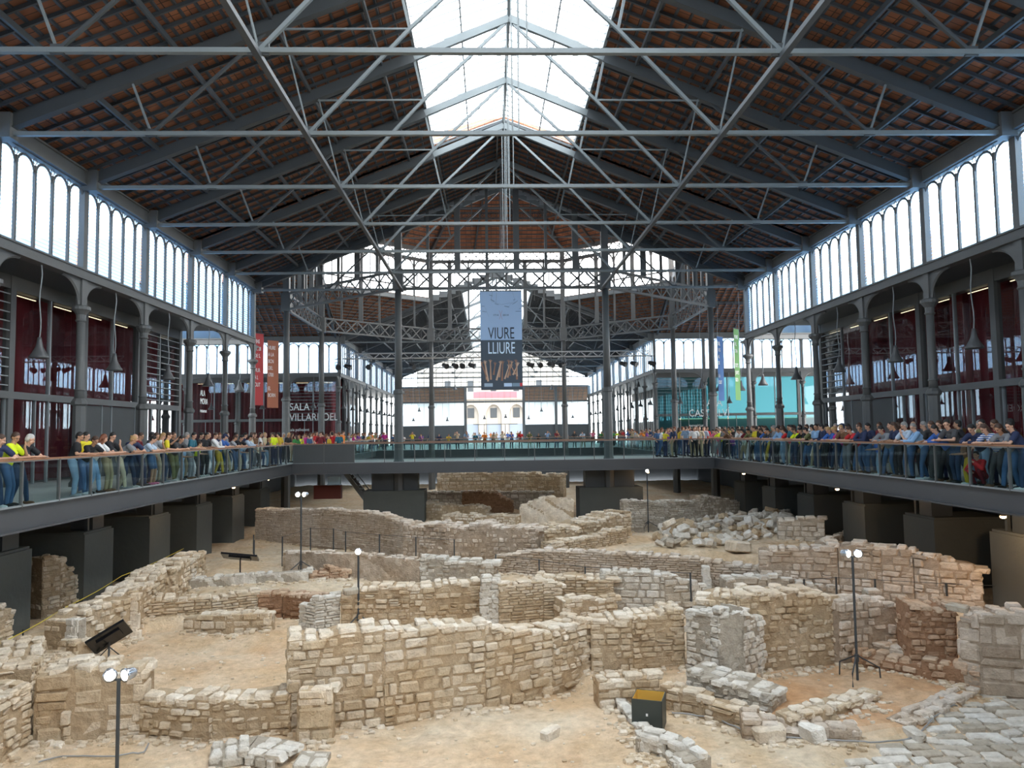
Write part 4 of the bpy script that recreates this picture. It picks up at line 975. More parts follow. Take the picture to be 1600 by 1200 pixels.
R_('crumbling earth and stone bank beneath the stone bench', [(1330, 1022, 1040), (1440, 1035, 1062), (1535, 1040, 1078)], -4.3, .7, 'rubble', STD, rough=.1, tt=(.2, 1))
R_('low diagonal row of rough stones across the orange floor', [(1240, 1118, 1150), (1300, 1106, 1138), (1376, 1083, 1098)], -4.4, .5, 'rubble', STW, rough=.07)
R_('diagonal stone kerb bordering the paved lane at lower right', [(1425, 1128, 1152), (1480, 1100, 1124), (1534, 1074, 1092)], -4.5, .5, 'rubble', STR, rough=.06)
R_('front kerb of large stones below the orange room', [(1160, 1124, 1160), (1250, 1136, 1166), (1345, 1140, 1168)], -4.55, .5, 'block', STR, rough=.08)
R_('thin line of small stones dividing the dirt floor from the smooth sand', [(950, 1084, 1096), (990, 1130, 1146), (1012, 1160, 1180), (1065, 1200, 1222)], -4.55, .3, 'rubble', STC, rough=.05)
R_('plastered brown wall in the middle distance, behind the twin-head floodlight', [(446, 862, 902), (555, 866, 908), (656, 875, 915)], -3.75, .5, 'plaster', STR, rough=.03, tt=(.2, .7))
R_('rubble end of the plastered brown wall, left of the fence', [(656, 874, 918), (772, 884, 920)], -3.8, .8, 'rubble', STC, rough=.12)
R_('upright pale block at the left end of the plastered wall', [(441, 862, 900), (450, 862, 901)], -3.75, .3, 'big', rough=.01)
R_('long layered wall at the back left, below the left end of the bridge', [(398, 796, 845), (500, 795, 852), (585, 802, 862), (628, 815, 870)], -3.6, .7, 'thin', STR, rough=.05, tt=(.3, .9))
R_('irregular reddish rubble wall with openings in the middle distance', [(628, 820, 882), (700, 826, 888), (760, 822, 890), (838, 832, 894)], -3.75, 1.1, 'rubble', STR, rough=.16)
R_('long pinkish retaining wall behind the thin fence', [(772, 868, 908), (850, 860, 915), (1000, 865, 925), (1100, 874, 930), (1190, 888, 936)], -4.0, .6, 'thin', STR, rough=.03, tt=(.35, .75))
R_('big pinkish block wall on the right, in front of the dark gallery pillars', [(1188, 862, 936), (1312, 850, 942), (1380, 853, 950), (1430, 862, 955), (1470, 876, 962), (1538, 888, 968)], -3.9, .7, 'block', STR, rough=.07)
R_('thick slanting masonry bank right of centre in the distance', [(798, 838, 862), (900, 824, 854), (988, 800, 842)], -3.15, 1.5, 'rubble', rough=.12)
R_('lower parallel edge of the slanting masonry bank', [(862, 850, 872), (980, 826, 852)], -3.2, .6, 'thin', rough=.06)
R_('grey wall of even courses at the back, left of the far right floodlight pole', [(975, 783, 824), (1040, 784, 822), (1096, 783, 818)], -3.4, .7, 'thin', STC, rough=.05)
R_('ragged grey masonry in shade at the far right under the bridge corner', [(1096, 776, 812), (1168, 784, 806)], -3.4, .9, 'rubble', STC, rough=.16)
R_('yellow block wall seen beneath the bridge', [(683, 740, 771), (770, 738, 770), (880, 741, 771)], -2.6, 1.0, 'block', rough=.15)
R_('pale coursed wall below the yellow block wall under the bridge', [(664, 768, 792), (862, 768, 791)], -3.2, .6, 'block', STC, rough=.02)
R_('low reddish wall just in front of the bridge, left of centre', [(617, 786, 812), (690, 788, 814), (766, 793, 811)], -3.4, .9, 'rubble', rough=.08)
R_('smooth sloping pale vault remnant just in front of the bridge', [(812, 792, 818), (850, 778, 818), (897, 782, 817)], -3.2, 1.2, 'plaster', rough=.03, tt=(.6, 1))
R_('scattered footings in the distance left of the vault remnant', [(690, 803, 824), (805, 806, 830)], -3.4, .7, 'rubble', STW, rough=.1, tt=(.5, 1))
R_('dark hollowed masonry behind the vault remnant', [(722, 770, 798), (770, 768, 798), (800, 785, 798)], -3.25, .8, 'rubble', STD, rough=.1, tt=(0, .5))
R_('low pale grey wall behind the rubble heap', [(1086, 820, 834), (1160, 808, 824), (1238, 798, 816)], -3.05, .5, 'block', STC, rough=.04, tt=(.6, 1))
R_('squared grey wall at the right end of the rubble heap', [(1216, 808, 850), (1290, 812, 852)], -3.2, .6, 'block', STC, rough=.08)
R_('slanting grey coping right of the rubble heap', [(1290, 845, 862), (1348, 826, 842)], -3.2, .4, 'plaster', STC, rough=.02, tt=(.6, 1))
R_('wall fragment between the first and second left pillars', [(66, 872, 952), (95, 868, 946), (130, 904, 936)], -3.45, .7, 'mix', rough=.1)
R_('wall fragment at the left edge of the picture beside the nearest pillar', [(-40, 915, 1020), (22, 962, 996)], -3.45, .8, 'mix', rough=.1)
R_('small wall fragment behind the second left pillar', [(188, 850, 905), (200, 880, 900)], -3.7, .6, 'mix')
R_('tilted brick and rubble heap behind the middle floodlight pole', [(480, 905, 920), (515, 888, 918), (545, 890, 914)], -3.85, .8, 'thin', STD, rough=.08, tt=(.4, 1))
R_('low band of pale squared paving blocks left of centre', [(290, 906, 930), (400, 898, 926), (482, 893, 922)], -3.85, .5, 'plaster', STC, rough=.02, tt=(.6, 1))
R_('cool grey wall with blocks behind the thick rubble wall on the right', [(1135, 906, 948), (1200, 900, 946), (1312, 915, 948)], -4.0, .6, 'block', STC, rough=.07)
R_('thin upright stone slab standing right of the grey block wall', [(1099, 884, 934), (1112, 888, 934)], -4.0, .25, 'big', STC, rough=.0, cap=False, tt=(.9, 1))
R_('pale sill of stones left of the slanting wall foot', [(88, 1002, 1040), (118, 1000, 1042)], -4.0, .5, 'rubble', rough=.08)
R_('upright pale slab at the near end of the slanting wall', [(100, 966, 1036), (119, 968, 1038)], -4.0, .25, 'big', STC, rough=.0, cap=False, tt=(.7, 1))
R_('upright stone slab in the corner of the sandy room', [(200, 928, 1002), (215, 928, 1001)], -4.0, .2, 'big', STW, rough=.0, cap=False, tt=(.8, 1))
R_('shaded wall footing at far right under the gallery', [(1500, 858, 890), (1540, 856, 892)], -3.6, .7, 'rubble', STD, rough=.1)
R_('narrow ledge of flat stones at the bottom centre right', [(992, 1152, 1190), (1040, 1160, 1200), (1075, 1190, 1225)], -4.6, .5, 'block', STC, rough=.03)

R_('low cluster of big rough grey blocks at the bottom edge, left of centre', [(325, 1192, 1216), (380, 1176, 1208), (428, 1186, 1216)], -4.6, .8, 'block', STC, rough=.08)
R_('pale squared block at the bottom edge, right of the grey cluster', [(455, 1194, 1222), (503, 1195, 1222)], -4.6, .6, 'big', STC, rough=.01, tt=(.6, 1), cap=False)
# ---- flagstone paving, lower right
m = MB(); pl = atz(1530, 1095, -4.5); vr = 0
for r_ in range(26):
    y = 11.6+r_*.27; u = 4.5+wr.random()*.3
    while u < 13.5:
        l = wr.uniform(.3, .75); px, py = proj((u+l/2, y, -4.4))
        if px > 1180+max(0, (1200-py)*0)+0 and (py > 1152+max(0, (1420-px))*.35 or (px > 1440 and py > 1128-(px-1440)*.42)) :
            stone(m, Vector((u+l/2, y+wr.uniform(-.03, .03), gz(u+l/2, y)+.02)), Vector((l/2-.012, wr.uniform(-.05, .05), 0)), Vector((0, .125, 0)), UP*.07, .18, .15, wr.uniform(.3, 1))
        u += l
tag(m.build('flagstone_paving', STC), 'old grey flagstone paving of the lane at the lower right', 'paving')
# ---- loose stones
SP = []
for i in range(8):
    m = MB(); stone(m, Vector((0, 0, .5)), Vector((.62*wr.uniform(.8, 1.4), 0, 0)), Vector((0, .5, 0)), UP*.45, .3, .14, wr.uniform(.35, 1))
    me = bpy.data.meshes.new('loose_stone'); me.from_pydata(m.v, [], m.f); me.materials.append(STC if i % 3 else STW); at = me.attributes.new('tint', 'FLOAT', 'FACE'); at.data.foreach_set('value', m.t); SP.append(me)
def lstone(x, y, z, s, lab, grp=None, flat=1.0, tilt=.3):
    o = bpy.data.objects.new('loose_stone', SP[wr.randrange(8)]); C.objects.link(o); o.location = (x, y, z-.04*s); o.scale = (s, s*wr.uniform(.7, 1.1), s*flat*wr.uniform(.6, 1))
    o.rotation_euler = (wr.uniform(-tilt, tilt), wr.uniform(-tilt, tilt), wr.uniform(0, 6.3)); return tag(o, lab, 'stone', grp)
for i in range(210):
    t = wr.random(); px = 1030+t*215+wr.uniform(-18, 18); pyt = 868-(t*34)-wr.random()**1.3*46
    q = atz(px, pyt, -3.05); hgt = max(0, .75-abs(pyt-842+t*25)/34)*.7
    lstone(q.x, q.y, gz(q.x, q.y)+hgt*wr.random(), wr.uniform(.22, .5), 'rough block lying in the big heap of fallen stones right of centre', 'fallen stones in the heap', .9, .6)
for i, (px, py, s, w) in enumerate([(1152, 858, .85, 'upright squared block at the front of the fallen stone heap'), (1200, 826, .8, 'block standing on end near the right of the fallen stone heap'),

    (1202, 1158, .5, 'large squared stone at the edge of the smooth sand, lower right'), (640, 978, .3, 'small stone on top of the central foreground wall, left of a pair'), (672, 976, .3, 'small stone on top of the central foreground wall, right of a pair'),
    (1425, 905, .28, 'pale rounded stone on the right block wall'), (1497, 955, .32, 'pale round stone set on the reddish rubble mass'), (548, 930, .3, 'small block leaning by the middle floodlight pole'), (1270, 1160, .32, 'flat stone lying on the sand before the front kerb'), (860, 1155, .25, 'small half buried stone in the front dirt floor'), (1430, 1158, .32, 'pale boulder beside the lane kerb')]):
    z = -4.5 if py > 1100 else (-3.0 if py < 870 else -4.0)
    if i in (6, 7): z = -2.62
    if i == 8: z = -2.2
    if i == 9: z = -2.75
    q = atz(px, py, z); lstone(q.x, q.y, q.z if i in (6, 7, 8, 9) else gz(q.x, q.y), s, w, None, .8, .08)
m = MB()
for k in range(3200):
    A_, B_, N_, zb_ = SEGS[wr.randrange(len(SEGS))]; p = A_.lerp(B_, wr.random())+N_*abs(wr.gauss(.02, .22)); s = wr.uniform(.025, .10)
    stone(m, Vector((p.x, p.y, gz(p.x, p.y)+s*.3)), Vector((s, 0, 0)), Vector((0, s*.8, 0)), UP*s*.6, .4, .2, wr.uniform(.4, 1))
for i in range(1800):
    x, y = wr.uniform(-13, 13), 12+30*wr.random()**1.5; s = wr.uniform(.015, .06)
    stone(m, Vector((x, y, gz(x, y)+s*.3)), Vector((s, 0, 0)), Vector((0, s*.8, 0)), UP*s*.6, .4, .2, wr.uniform(.45, 1))
tag(m.build('scattered_gravel', STW), 'small stones and gravel scattered over the excavation floor', 'gravel', kind='stuff')

# ---- equipment in the excavation
GOLD = mat('brass_lining', (.95, .62, .14), .4, .5)
q = atz(1018, 1137, -4.5); zq = gz(q.x, q.y)
bx = thing('ground_light_box', 'dark green grey open box with golden inside standing on the smooth sand', 'box', (q.x, q.y+.2, zq), -.35)
w = .31
m = MB()
for (a, b, c, d) in ((-w, w, -w, -w+.015), (-w, w, w-.015, w), (-w, -w+.015, -w, w), (w-.015, w, -w, w)): m.box(a, b, c, d, 0, .62)
m.box(-w, w, -w, w, 0, .02); m.build('box_shell', mat('dark_green_grey_sheet', (.045, .055, .05), .45), bx)
m = MB(); e = w-.018
for (a, b, c, d) in ((-e, e, -e, -e+.004), (-e, e, e-.004, e), (-e, -e+.004, -e, e), (e-.004, e, -e, e)): m.box(a, b, c, d, .03, .615)
m.build('golden_lining', GOLD, bx)
m = MB(); m.box(-.02, .02, -w-.01, -w, .3, .35); m.build('latch', WHITEP, bx)
def flood(pxb, pyb, zb, pyt, lab, heads=2, tri=True, zadd=None):
    q = atz(pxb, pyb, zb); top = aty(pxb, pyt, q.y).z; z0 = gz(q.x, q.y) if zadd is None else zadd; hgt = top-z0
    r = thing('floodlight_stand', lab, 'floodlight', (q.x, q.y, z0))
    m = MB(); m.tube([(0, 0, .03), (0, 0, hgt)], .03, 8); m.tube([(0, 0, .45), (0, 0, .62)], .05, 8); m.build('pole', DARK, r)
    for k in range(3):
        a = PI/2+k*2*PI/3+.4; m = MB(); c, s = math.cos(a), math.sin(a)
        m.tube([(0, 0, .6), (c*.32, s*.32, .42), (c*.5, s*.5, .32), (c*.52, s*.52, .01)], .018, 6); m.build('tripod_leg', DARK, r)
    for k in range(heads):
        sx = (-1, 1)[k] if heads == 2 else 0
        h = MB(); h.lathe([(.05, -.14), (.08, -.1), (.1, .02), (.11, .06)], 12); o = h.build('lamp_head', mat('chrome_lamp', (.6, .65, .72), .25, .8) if 'chrome_lamp' not in bpy.data.materials else bpy.data.materials['chrome_lamp'], r, True)
        o.location = (sx*.14, 0, hgt+.08); o.rotation_euler = (1.0+PI*0+.6, 0, -sx*.5)
        l = MB(); l.lathe([(.02, .045), (.085, .055), (.085, .062)], 12); g = l.build('glowing_lens', LAMPW, o)
    m = MB(); m.bar((-.16 if heads == 2 else 0, 0, hgt), (.16 if heads == 2 else .01, 0, hgt), .03); m.build('head_bracket', DARK, r)
    return r
flood(181, 1290, -4.5, 1062, 'floodlight on a thick dark pole, nearest the camera at lower left')
flood(470, 905, -3.7, 776, 'twin-head floodlight on a tripod stand, middle distance left of centre')
flood(560, 985, -4.0, 866, 'single-head floodlight on a dark pole behind the central foreground wall', 1)
flood(1340, 1062, -4.3, 870, 'twin-head floodlight on a tripod stand in the orange room at right')
flood(634, 812, -3.4, 743, 'small far floodlight on a thin pole below the left half of the bridge', 1)
flood(1013, 824, -3.4, 738, 'small far floodlight on a thin pole below the right half of the bridge', 1)
SCR = mat('dark_screen', (.012, .012, .014), .2)
def screen(px, py, z, w, h, ry, rz, sh, lab):
    q = atz(px, py, z); r = thing('information_screen', lab, 'screen', (q.x, q.y, gz(q.x, q.y)), rz)
    m = MB(); m.tube([(0, 0, .05), (0, 0, sh)], .025, 6)
    for k in range(3): a = k*2.1+.5; m.tube([(0, 0, .3), (.3*math.cos(a), .3*math.sin(a), 0)], .015, 5)
    m.build('screen_stand', BLACK, r)
    m = MB(); m.box(-w/2, w/2, -.04, .03, -h/2, h/2); m.box(-w*.3, w*.3, -.09, -.04, -h*.25, h*.25); o = m.build('screen_body', SCR, r); o.location = (0, 0, sh+.0); o.rotation_euler = (ry, .12 if rz < .3 else -.5, 0)
    m = MB(); m.box(-w/2+.03, w/2-.03, .03, .034, -h/2+.03, h/2-.03); m.build('screen_glass', mat('screen_glass_black', (.01, .01, .012), .05) if 'screen_glass_black' not in bpy.data.materials else bpy.data.materials['screen_glass_black'], o)
screen(375, 908, -3.65, 1.25, .62, 1.15, .1, .85, 'black flat information screen lying tilted on a stand, upper left of the ruins')
screen(170, 1030, -4.0, .95, .62, .75, .45, .55, 'black information screen seen from behind at the foot of the slanting wall')
# thin fences
def fence(pts, z, h, lab, wire=True, r=.022, col=DARK):
    P = []
    for a, b in pts: q = atz(a, b, z); P.append(Vector((q.x, q.y, min(gz(q.x, q.y), z))))
    o = thing('thin_fence', lab, 'fence', P[0])
    for p in P: m = MB(); v = p-P[0]; m.bar(v, v+Vector((0, 0, h+(z-p.z))), r*2, r*2); m.build('post', col, o)
    if wire:
        for hh in (h-.02,):
            m = MB()
            for a, b in zip(P, P[1:]): m.tube([a-P[0]+Vector((0, 0, hh+(z-a.z))), b-P[0]+Vector((0, 0, hh+(z-b.z)))], .008, 4)
            m.build('wire', col, o)
    return o
fence([(775, 908), (843, 918), (915, 932), (1000, 938), (1080, 944)], -3.75, .95, 'thin dark post and wire fence before the pinkish retaining wall')
fence([(1258, 950), (1308, 946), (1369, 950), (1481, 958), (1560, 962)], -3.8, .85, 'thin dark post and wire fence before the big block wall on the right')
fence([(441, 888), (485, 870), (521, 872), (540, 878), (593, 884), (650, 890), (710, 895)], -3.7, 1.25, 'thin dark post and wire fence in front of the long back left wall')
fence([(397, 878), (396, 868)], -3.65, .9, 'short dark post with a small sign plate beside the left information screen', False)
YEL = mat('yellow_rope_fibre', (.62, .5, .06), .8)
q0 = atz(-10, 1010, -3.3); q1 = atz(100, 950, -3.2); q2_ = atz(190, 900, -3.1); q3 = atz(287, 857, -3.0)
m = MB()
P = [q0, q1, q2_, q3]; pts = []
for a, b in zip(P, P[1:]):
    for j in range(6): t = j/6; c = a.lerp(b, t); c.z -= .05*math.sin(t*PI); pts.append(c)
pts.append(q3); m.tube(pts, .014, 4); rp = tag(m.build('yellow_rope', YEL), 'thin yellow rope strung on stakes along the left pillars', 'rope')
for i, qq in enumerate((atz(36, 985, -3.3), q1, q3)):
    m = MB(); m.bar((qq.x, qq.y, gz(qq.x, qq.y)-.1), (qq.x, qq.y, qq.z+.03), .03); tag(m.build('rope_stake', DARK), 'thin dark stake holding the yellow rope, %s from the camera' % ORD[i], 'stake')
m = MB()
pts = [atz(a, b, -4.5) for a, b in [(1050, 1117), (1120, 1124), (1170, 1150), (1230, 1162), (1300, 1166), (1360, 1170), (1430, 1160), (1480, 1120), (1500, 1112)]]
sm = []
for i in range(len(pts)-1):
    for j in range(5): t = j/5; p = pts[i].lerp(pts[i+1], t); sm.append(Vector((p.x, p.y, gz(p.x, p.y)+.09)))
m.tube(sm, .016, 5); tag(m.build('grey_cable', mat('grey_cable_rubber', (.3, .3, .3), .6)), 'grey electric cable winding over the sand at the lower right', 'cable')
m = MB(); pts = [atz(a, b, -4.5) for a, b in [(60, 1195), (90, 1188), (130, 1188), (180, 1188), (225, 1178), (234, 1160)]]; sm = []
for i in range(len(pts)-1):
    for j in range(5): t = j/5; p = pts[i].lerp(pts[i+1], t); sm.append(Vector((p.x, p.y, gz(p.x, p.y)+.05)))
m.tube(sm, .016, 5); tag(m.build('grey_cable', bpy.data.materials['grey_cable_rubber']), 'grey electric cable on the floor at the foot of the near floodlight', 'cable')
q = atz(608, 0+890, -3.7); q = atz(243, 893, -3.7)
fx = thing('fire_extinguisher', 'small red fire extinguisher standing by the third left pillar', 'fire extinguisher', (q.x, q.y, gz(q.x, q.y)))
m = MB(); m.lathe([(.07, 0), (.08, .05), (.08, .4), (.03, .48)], 10); m.build('cylinder_body', mat('extinguisher_red', (.5, .02, .02), .4), fx); m = MB(); m.lathe([(.025, .47), (.03, .55)], 8); m.build('valve', BLACK, fx)
# ================================================================ people
V = Vector
def capsule(mb, a, b, ra, rb, n=12, flat=1.0):
    """closed tapered capsule from a to b; flat squeezes it along local depth"""
    a = V(a); b = V(b); d = b-a
    if d.length < 1e-4: d = V((0, 0, 1e-3))
    t = d.normalized(); up = V((0, 1, 0)) if abs(t.y) < .9 else V((1, 0, 0)); x = up.cross(t).normalized(); y = t.cross(x)
    rings = []
    for k in range(1, 4): ang = PI/2*(1-k/3.0); rings.append((a-t*ra*math.sin(ang), ra*math.cos(ang)))
    for k in range(0, 3): ang = PI/2*k/3.0; rings.append((b+t*rb*math.sin(ang), rb*math.cos(ang)))
    vs = []; fs = []
    for c, r in rings:
        for j in range(n): vs.append(c+(x*math.cos(2*PI*j/n)+y*math.sin(2*PI*j/n)*flat)*r)
    m = len(rings)
    for i in range(m-1):
        for j in range(n): fs.append((i*n+j, i*n+(j+1)%n, (i+1)*n+(j+1)%n, (i+1)*n+j))
    vs.append(a-t*ra); vs.append(b+t*rb); q = m*n
    for j in range(n): fs.append((q, (j+1)%n, j)); fs.append((q+1, (m-1)*n+j, (m-1)*n+(j+1)%n))
    mb.add(vs, fs)
def ball(mb, c, rx, ry, rz, R=None, n=14):
    vs = []; fs = []; c = V(c)
    for i in range(1, n//2+2):
        th = PI*i/(n//2+2)
        for j in range(n):
            p = V((rx*math.sin(th)*math.cos(2*PI*j/n), ry*math.sin(th)*math.sin(2*PI*j/n), rz*math.cos(th))); vs.append(c+(R @ p if R else p))
    k = n//2+1
    for i in range(k-1):
        for j in range(n): fs.append((i*n+j, (i+1)*n+j, (i+1)*n+(j+1)%n, i*n+(j+1)%n))
    t = V((0, 0, rz)); vs.append(c+(R @ t if R else t)); vs.append(c-(R @ t if R else t)); q = k*n
    for j in range(n): fs.append((q, j, (j+1)%n)); fs.append((q+1, (k-1)*n+(j+1)%n, (k-1)*n+j))
    mb.add(vs, fs)
def voxel(mb, vox, smooth=3):
    me = bpy.data.meshes.new('tmp'); me.from_pydata([tuple(p) for p in mb.v], [], mb.f); o = bpy.data.objects.new('tmp', me); C.objects.link(o)
    r = o.modifiers.new('r', 'REMESH'); r.mode = 'VOXEL'; r.voxel_size = vox; r.use_smooth_shade = True
    s = o.modifiers.new('s', 'SMOOTH'); s.iterations = smooth; s.factor = .5
    bpy.context.view_layer.update(); out = bpy.data.meshes.new_from_object(o.evaluated_get(bpy.context.evaluated_depsgraph_get()))
    bpy.data.objects.remove(o); bpy.data.meshes.remove(me)
    return out
def hand(mb, w, d, side, curl=.5):
    """palm and five fingers from wrist w along d"""
    d = V(d).normalized(); up = V((0, 0, 1)) if abs(d.z) < .8 else V((0, 1, 0)); s = d.cross(up).normalized(); n = s.cross(d).normalized(); w = V(w)
    capsule(mb, w, w+d*.05, .026, .034, 10, .7)
    for o in (-.022, 0, .022): capsule(mb, w+d*.03+s*o, w+d*.085+s*o, .017, .015, 8)
    for o, l in ((-.036, .062), (-.012, .078), (.013, .073), (.037, .055)):
        p = w+d*.085+s*o; q = p+(d-n*curl*.3)*l*.55+s*o*.15; e = q+(d*.6-n*curl)*l*.5
        capsule(mb, p, q, .0105, .0095, 8); capsule(mb, q, e, .0095, .008, 8)
    t = w+d*.02-s*side*.03; q = t+(d*.6-s*side*.8-n*.2)*.045; capsule(mb, t, q, .014, .012, 8); capsule(mb, q, q+(d*.9-s*side*.2-n*.3)*.032, .012, .009, 8)
def pose(kind):
    """joint table; +y faces the rail (rail at y=.42, z=1.08)"""
    J = dict(pel=V((0, 0, .95)), kl=V((-.11, .02, .50)), kr=V((.11, .03, .50)), al=V((-.12, -.02, .08)), ar=V((.13, -.01, .08)), pitch=.03, look=(.15, 0), elb=None)
    if kind == 'lean': J.update(pel=V((0, -.16, .93)), pitch=.62, look=(.45, 0), kl=V((-.11, -.05, .49)), kr=V((.12, -.02, .49)), al=V((-.12, -.16, .08)), ar=V((.14, .02, .08)), el=V((-.25, .30, 1.12)), er=V((.25, .28, 1.12)), wl=V((-.07, .46, 1.13)), wr=V((.06, .45, 1.13)))
    elif kind == 'lean_side': J.update(pel=V((.05, -.12, .94)), pitch=.45, look=(.25, .7), kl=V((-.08, .0, .49)), kr=V((.16, -.05, .5)), al=V((-.12, .02, .08)), ar=V((.2, -.18, .08)), el=V((-.26, .26, 1.13)), er=V((.24, .27, 1.12)), wl=V((.0, .44, 1.13)), wr=V((.12, .50, 1.13)))
    elif kind == 'rail': J.update(pel=V((0, -.06, .95)), pitch=.22, look=(.35, -.3), el=V((-.27, .06, 1.14)), er=V((.27, .07, 1.14)), wl=V((-.2, .36, 1.12)), wr=V((.2, .37, 1.12)))
    elif kind == 'chin': J.update(pel=V((0, -.08, .95)), pitch=.25, look=(.4, -.5), el=V((-.22, .27, 1.13)), er=V((.24, .25, 1.12)), wl=V((-.05, .27, 1.36)), wr=V((.02, .42, 1.13)))
    elif kind == 'photo': J.update(pitch=.03, look=(.1, 0), el=V((-.27, .18, 1.30)), er=V((.27, .18, 1.30)), wl=V((-.1, .34, 1.52)), wr=V((.1, .34, 1.52)))
    elif kind == 'stand': J.update(look=(.25, .4), el=V((-.27, -.03, 1.12)), er=V((.27, -.02, 1.12)), wl=V((-.24, .1, .88)), wr=V((.22, .18, .98)))
    elif kind == 'walk': J.update(look=(.0, -.3), kl=V((-.1, .18, .52)), kr=V((.1, -.08, .5)), al=V((-.11, .16, .08)), ar=V((.12, -.3, .12)), el=V((-.27, -.12, 1.14)), er=V((.27, .08, 1.13)), wl=V((-.26, -.08, .88)), wr=V((.25, .24, .92)))
    elif kind == 'crouch': J.update(pel=V((0, -.05, .32)), pitch=.35, look=(.1, .2), kl=V((-.16, .32, .5)), kr=V((.18, .32, .48)), al=V((-.13, .08, .08)), ar=V((.15, .08, .08)), el=V((-.24, .3, .55)), er=V((.26, .28, .5)), wl=V((-.05, .36, .72)), wr=V((.08, .38, .45)))
    p = J['pitch']; ax = V((0, math.sin(p), math.cos(p))); J['ax'] = ax
    J['ch'] = J['pel']+ax*.32; J['nk'] = J['pel']+ax*.50; up = V((0, math.sin(p*.6), math.cos(p*.6)))
    J['hd'] = J['nk']+up*.155+V((0, .03, 0)); J['sl'] = J['pel']+ax*.455+V((-.175, 0, 0)); J['sr'] = J['pel']+ax*.455+V((.175, 0, 0))
    J['hl'] = J['pel']+V((-.095, 0, -.02)); J['hr'] = J['pel']+V((.095, 0, -.02))
    if kind == 'crouch':
        pass
    return J
def head(mb, J):
    R = Matrix.Rotation(J['look'][1], 3, 'Z') @ Matrix.Rotation(-J['look'][0]-J['pitch']*.35, 3, 'X'); h = J['hd']
    L = lambda x, y, z: h+R @ V((x, y, z))
    ball(mb, L(0, -.01, .03), .074, .092, .088, R); ball(mb, L(0, .025, -.045), .056, .062, .07, R); ball(mb, L(0, .045, -.09), .03, .03, .022, R)
    capsule(mb, L(0, .085, .01), L(0, .104, -.025), .008, .013, 8); ball(mb, L(0, .084, -.055), .022, .012, .01, R)
    ball(mb, L(0, .075, .028), .05, .016, .012, R)
    for s in (-1, 1): ball(mb, L(s*.076, -.005, -.005), .012, .02, .03, R, 8); ball(mb, L(s*.036, .062, -.03), .022, .02, .02, R, 8)
    return R
def build_body(J):
    m = MB(); R = head(m, J)
    capsule(m, J['nk']-J['ax']*.02, J['hd']+V((0, -.01, -.05)), .058, .052)
    capsule(m, J['pel'], J['ch'], .125, .125, 14, .8); capsule(m, J['ch'], J['nk']-J['ax']*.07, .13, .07, 14, .8)
    capsule(m, J['sl'], J['sr'], .055, .055)
    for s, sh, el, w in ((-1, 'sl', 'el', 'wl'), (1, 'sr', 'er', 'wr')):
        capsule(m, J[sh], J[el], .05, .038); capsule(m, J[el], J[w], .038, .026); d = (J[w]-J[el]).normalized(); hand(m, J[w]-d*.01, d if d.z < .7 else V((0, .2, 1)), s)
    for h, k, a in (('hl', 'kl', 'al'), ('hr', 'kr', 'ar')):
        capsule(m, J[h], J[k], .085, .055); capsule(m, J[k], J[a], .054, .036); capsule(m, J[a]-V((0, .03, .03)), J[a]+V((0, .13, -.045)), .036, .028)
    return voxel(m, .0105, 2), R
def build_top(J, long_=False, loose=1.0):
    m = MB(); g = .014*loose
    capsule(m, J['pel']+J['ax']*.05, J['ch'], .13+g, .132+g, 14, .84); capsule(m, J['ch'], J['nk']-J['ax']*.085, .135+g, .078+g, 14, .84); capsule(m, J['sl'], J['sr'], .058+g, .058+g)
    for sh, el, w in (('sl', 'el', 'wl'), ('sr', 'er', 'wr')):
        if long_: capsule(m, J[sh], J[el], .056+g, .044+g); capsule(m, J[el], J[el].lerp(J[w], .9), .044+g, .034+g)
        else: capsule(m, J[sh], J[sh].lerp(J[el], .62), .058+g, .056+g)
    return voxel(m, .016, 2)
def build_bot(J, kind='long'):
    m = MB(); capsule(m, J['pel']-V((.05, 0, .0)), J['pel']+V((.05, 0, 0)), .128, .128, 14, .9)
    for h, k, a in (('hl', 'kl', 'al'), ('hr', 'kr', 'ar')):
        if kind == 'long': capsule(m, J[h], J[k], .098, .068); capsule(m, J[k], J[a]+V((0, 0, .02)), .066, .052)
        else: capsule(m, J[h], J[h].lerp(J[k], .85), .1, .082)
    return voxel(m, .018, 2)
def build_shoe(J, a):
    m = MB(); p = J[a]; capsule(m, p+V((0, -.04, -.03)), p+V((0, .15, -.045)), .046, .037, 10, .9); return voxel(m, .012, 1)
def build_hair(J, R, kind):
    m = MB(); h = J['hd']; L = lambda x, y, z: h+R @ V((x, y, z))
    ball(m, L(0, -.022, .045), .083, .094, .09, R); ball(m, L(0, -.05, 0), .078, .065, .085, R)
    if kind == 'long':
        for s in (-1, 1): capsule(m, L(s*.07, -.02, .0), L(s*.075, -.03, -.17), .026, .03)
        capsule(m, L(0, -.075, .0), L(0, -.09, -.22), .06, .05, 12, .7)
    elif kind == 'bun': ball(m, L(0, -.12, .05), .035, .035, .035)
    elif kind == 'cap': ball(m, L(0, -.005, .055), .09, .1, .075, R); capsule(m, L(-.03, .09, .055), L(.03, .09, .055), .03, .03); capsule(m, L(-.02, .11, .05), L(.02, .11, .05), .03, .03)
    me = voxel(m, .012, 2)
    # cut the face free
    import bmesh; bm = bmesh.new(); bm.from_mesh(me); Ri = R.inverted()
    bad = [f for f in bm.faces if (lambda q: q.y > .045 and q.z < .055 and abs(q.x) < .075 and kind != 'cap')(Ri @ (f.calc_center_median()-h))]
    bmesh.ops.delete(bm, geom=bad, context='FACES'); bm.to_mesh(me); bm.free(); return me
def cloth_mat(nm, c, v=.12): return mat(nm, c, .85, 0, 0, 20, v, 7)
SK = {'light': mat('skin_light', (.62, .36, .25), .55), 'tan': mat('skin_tan', (.48, .26, .16), .55), 'dark': mat('skin_brown', (.22, .11, .065), .55)}
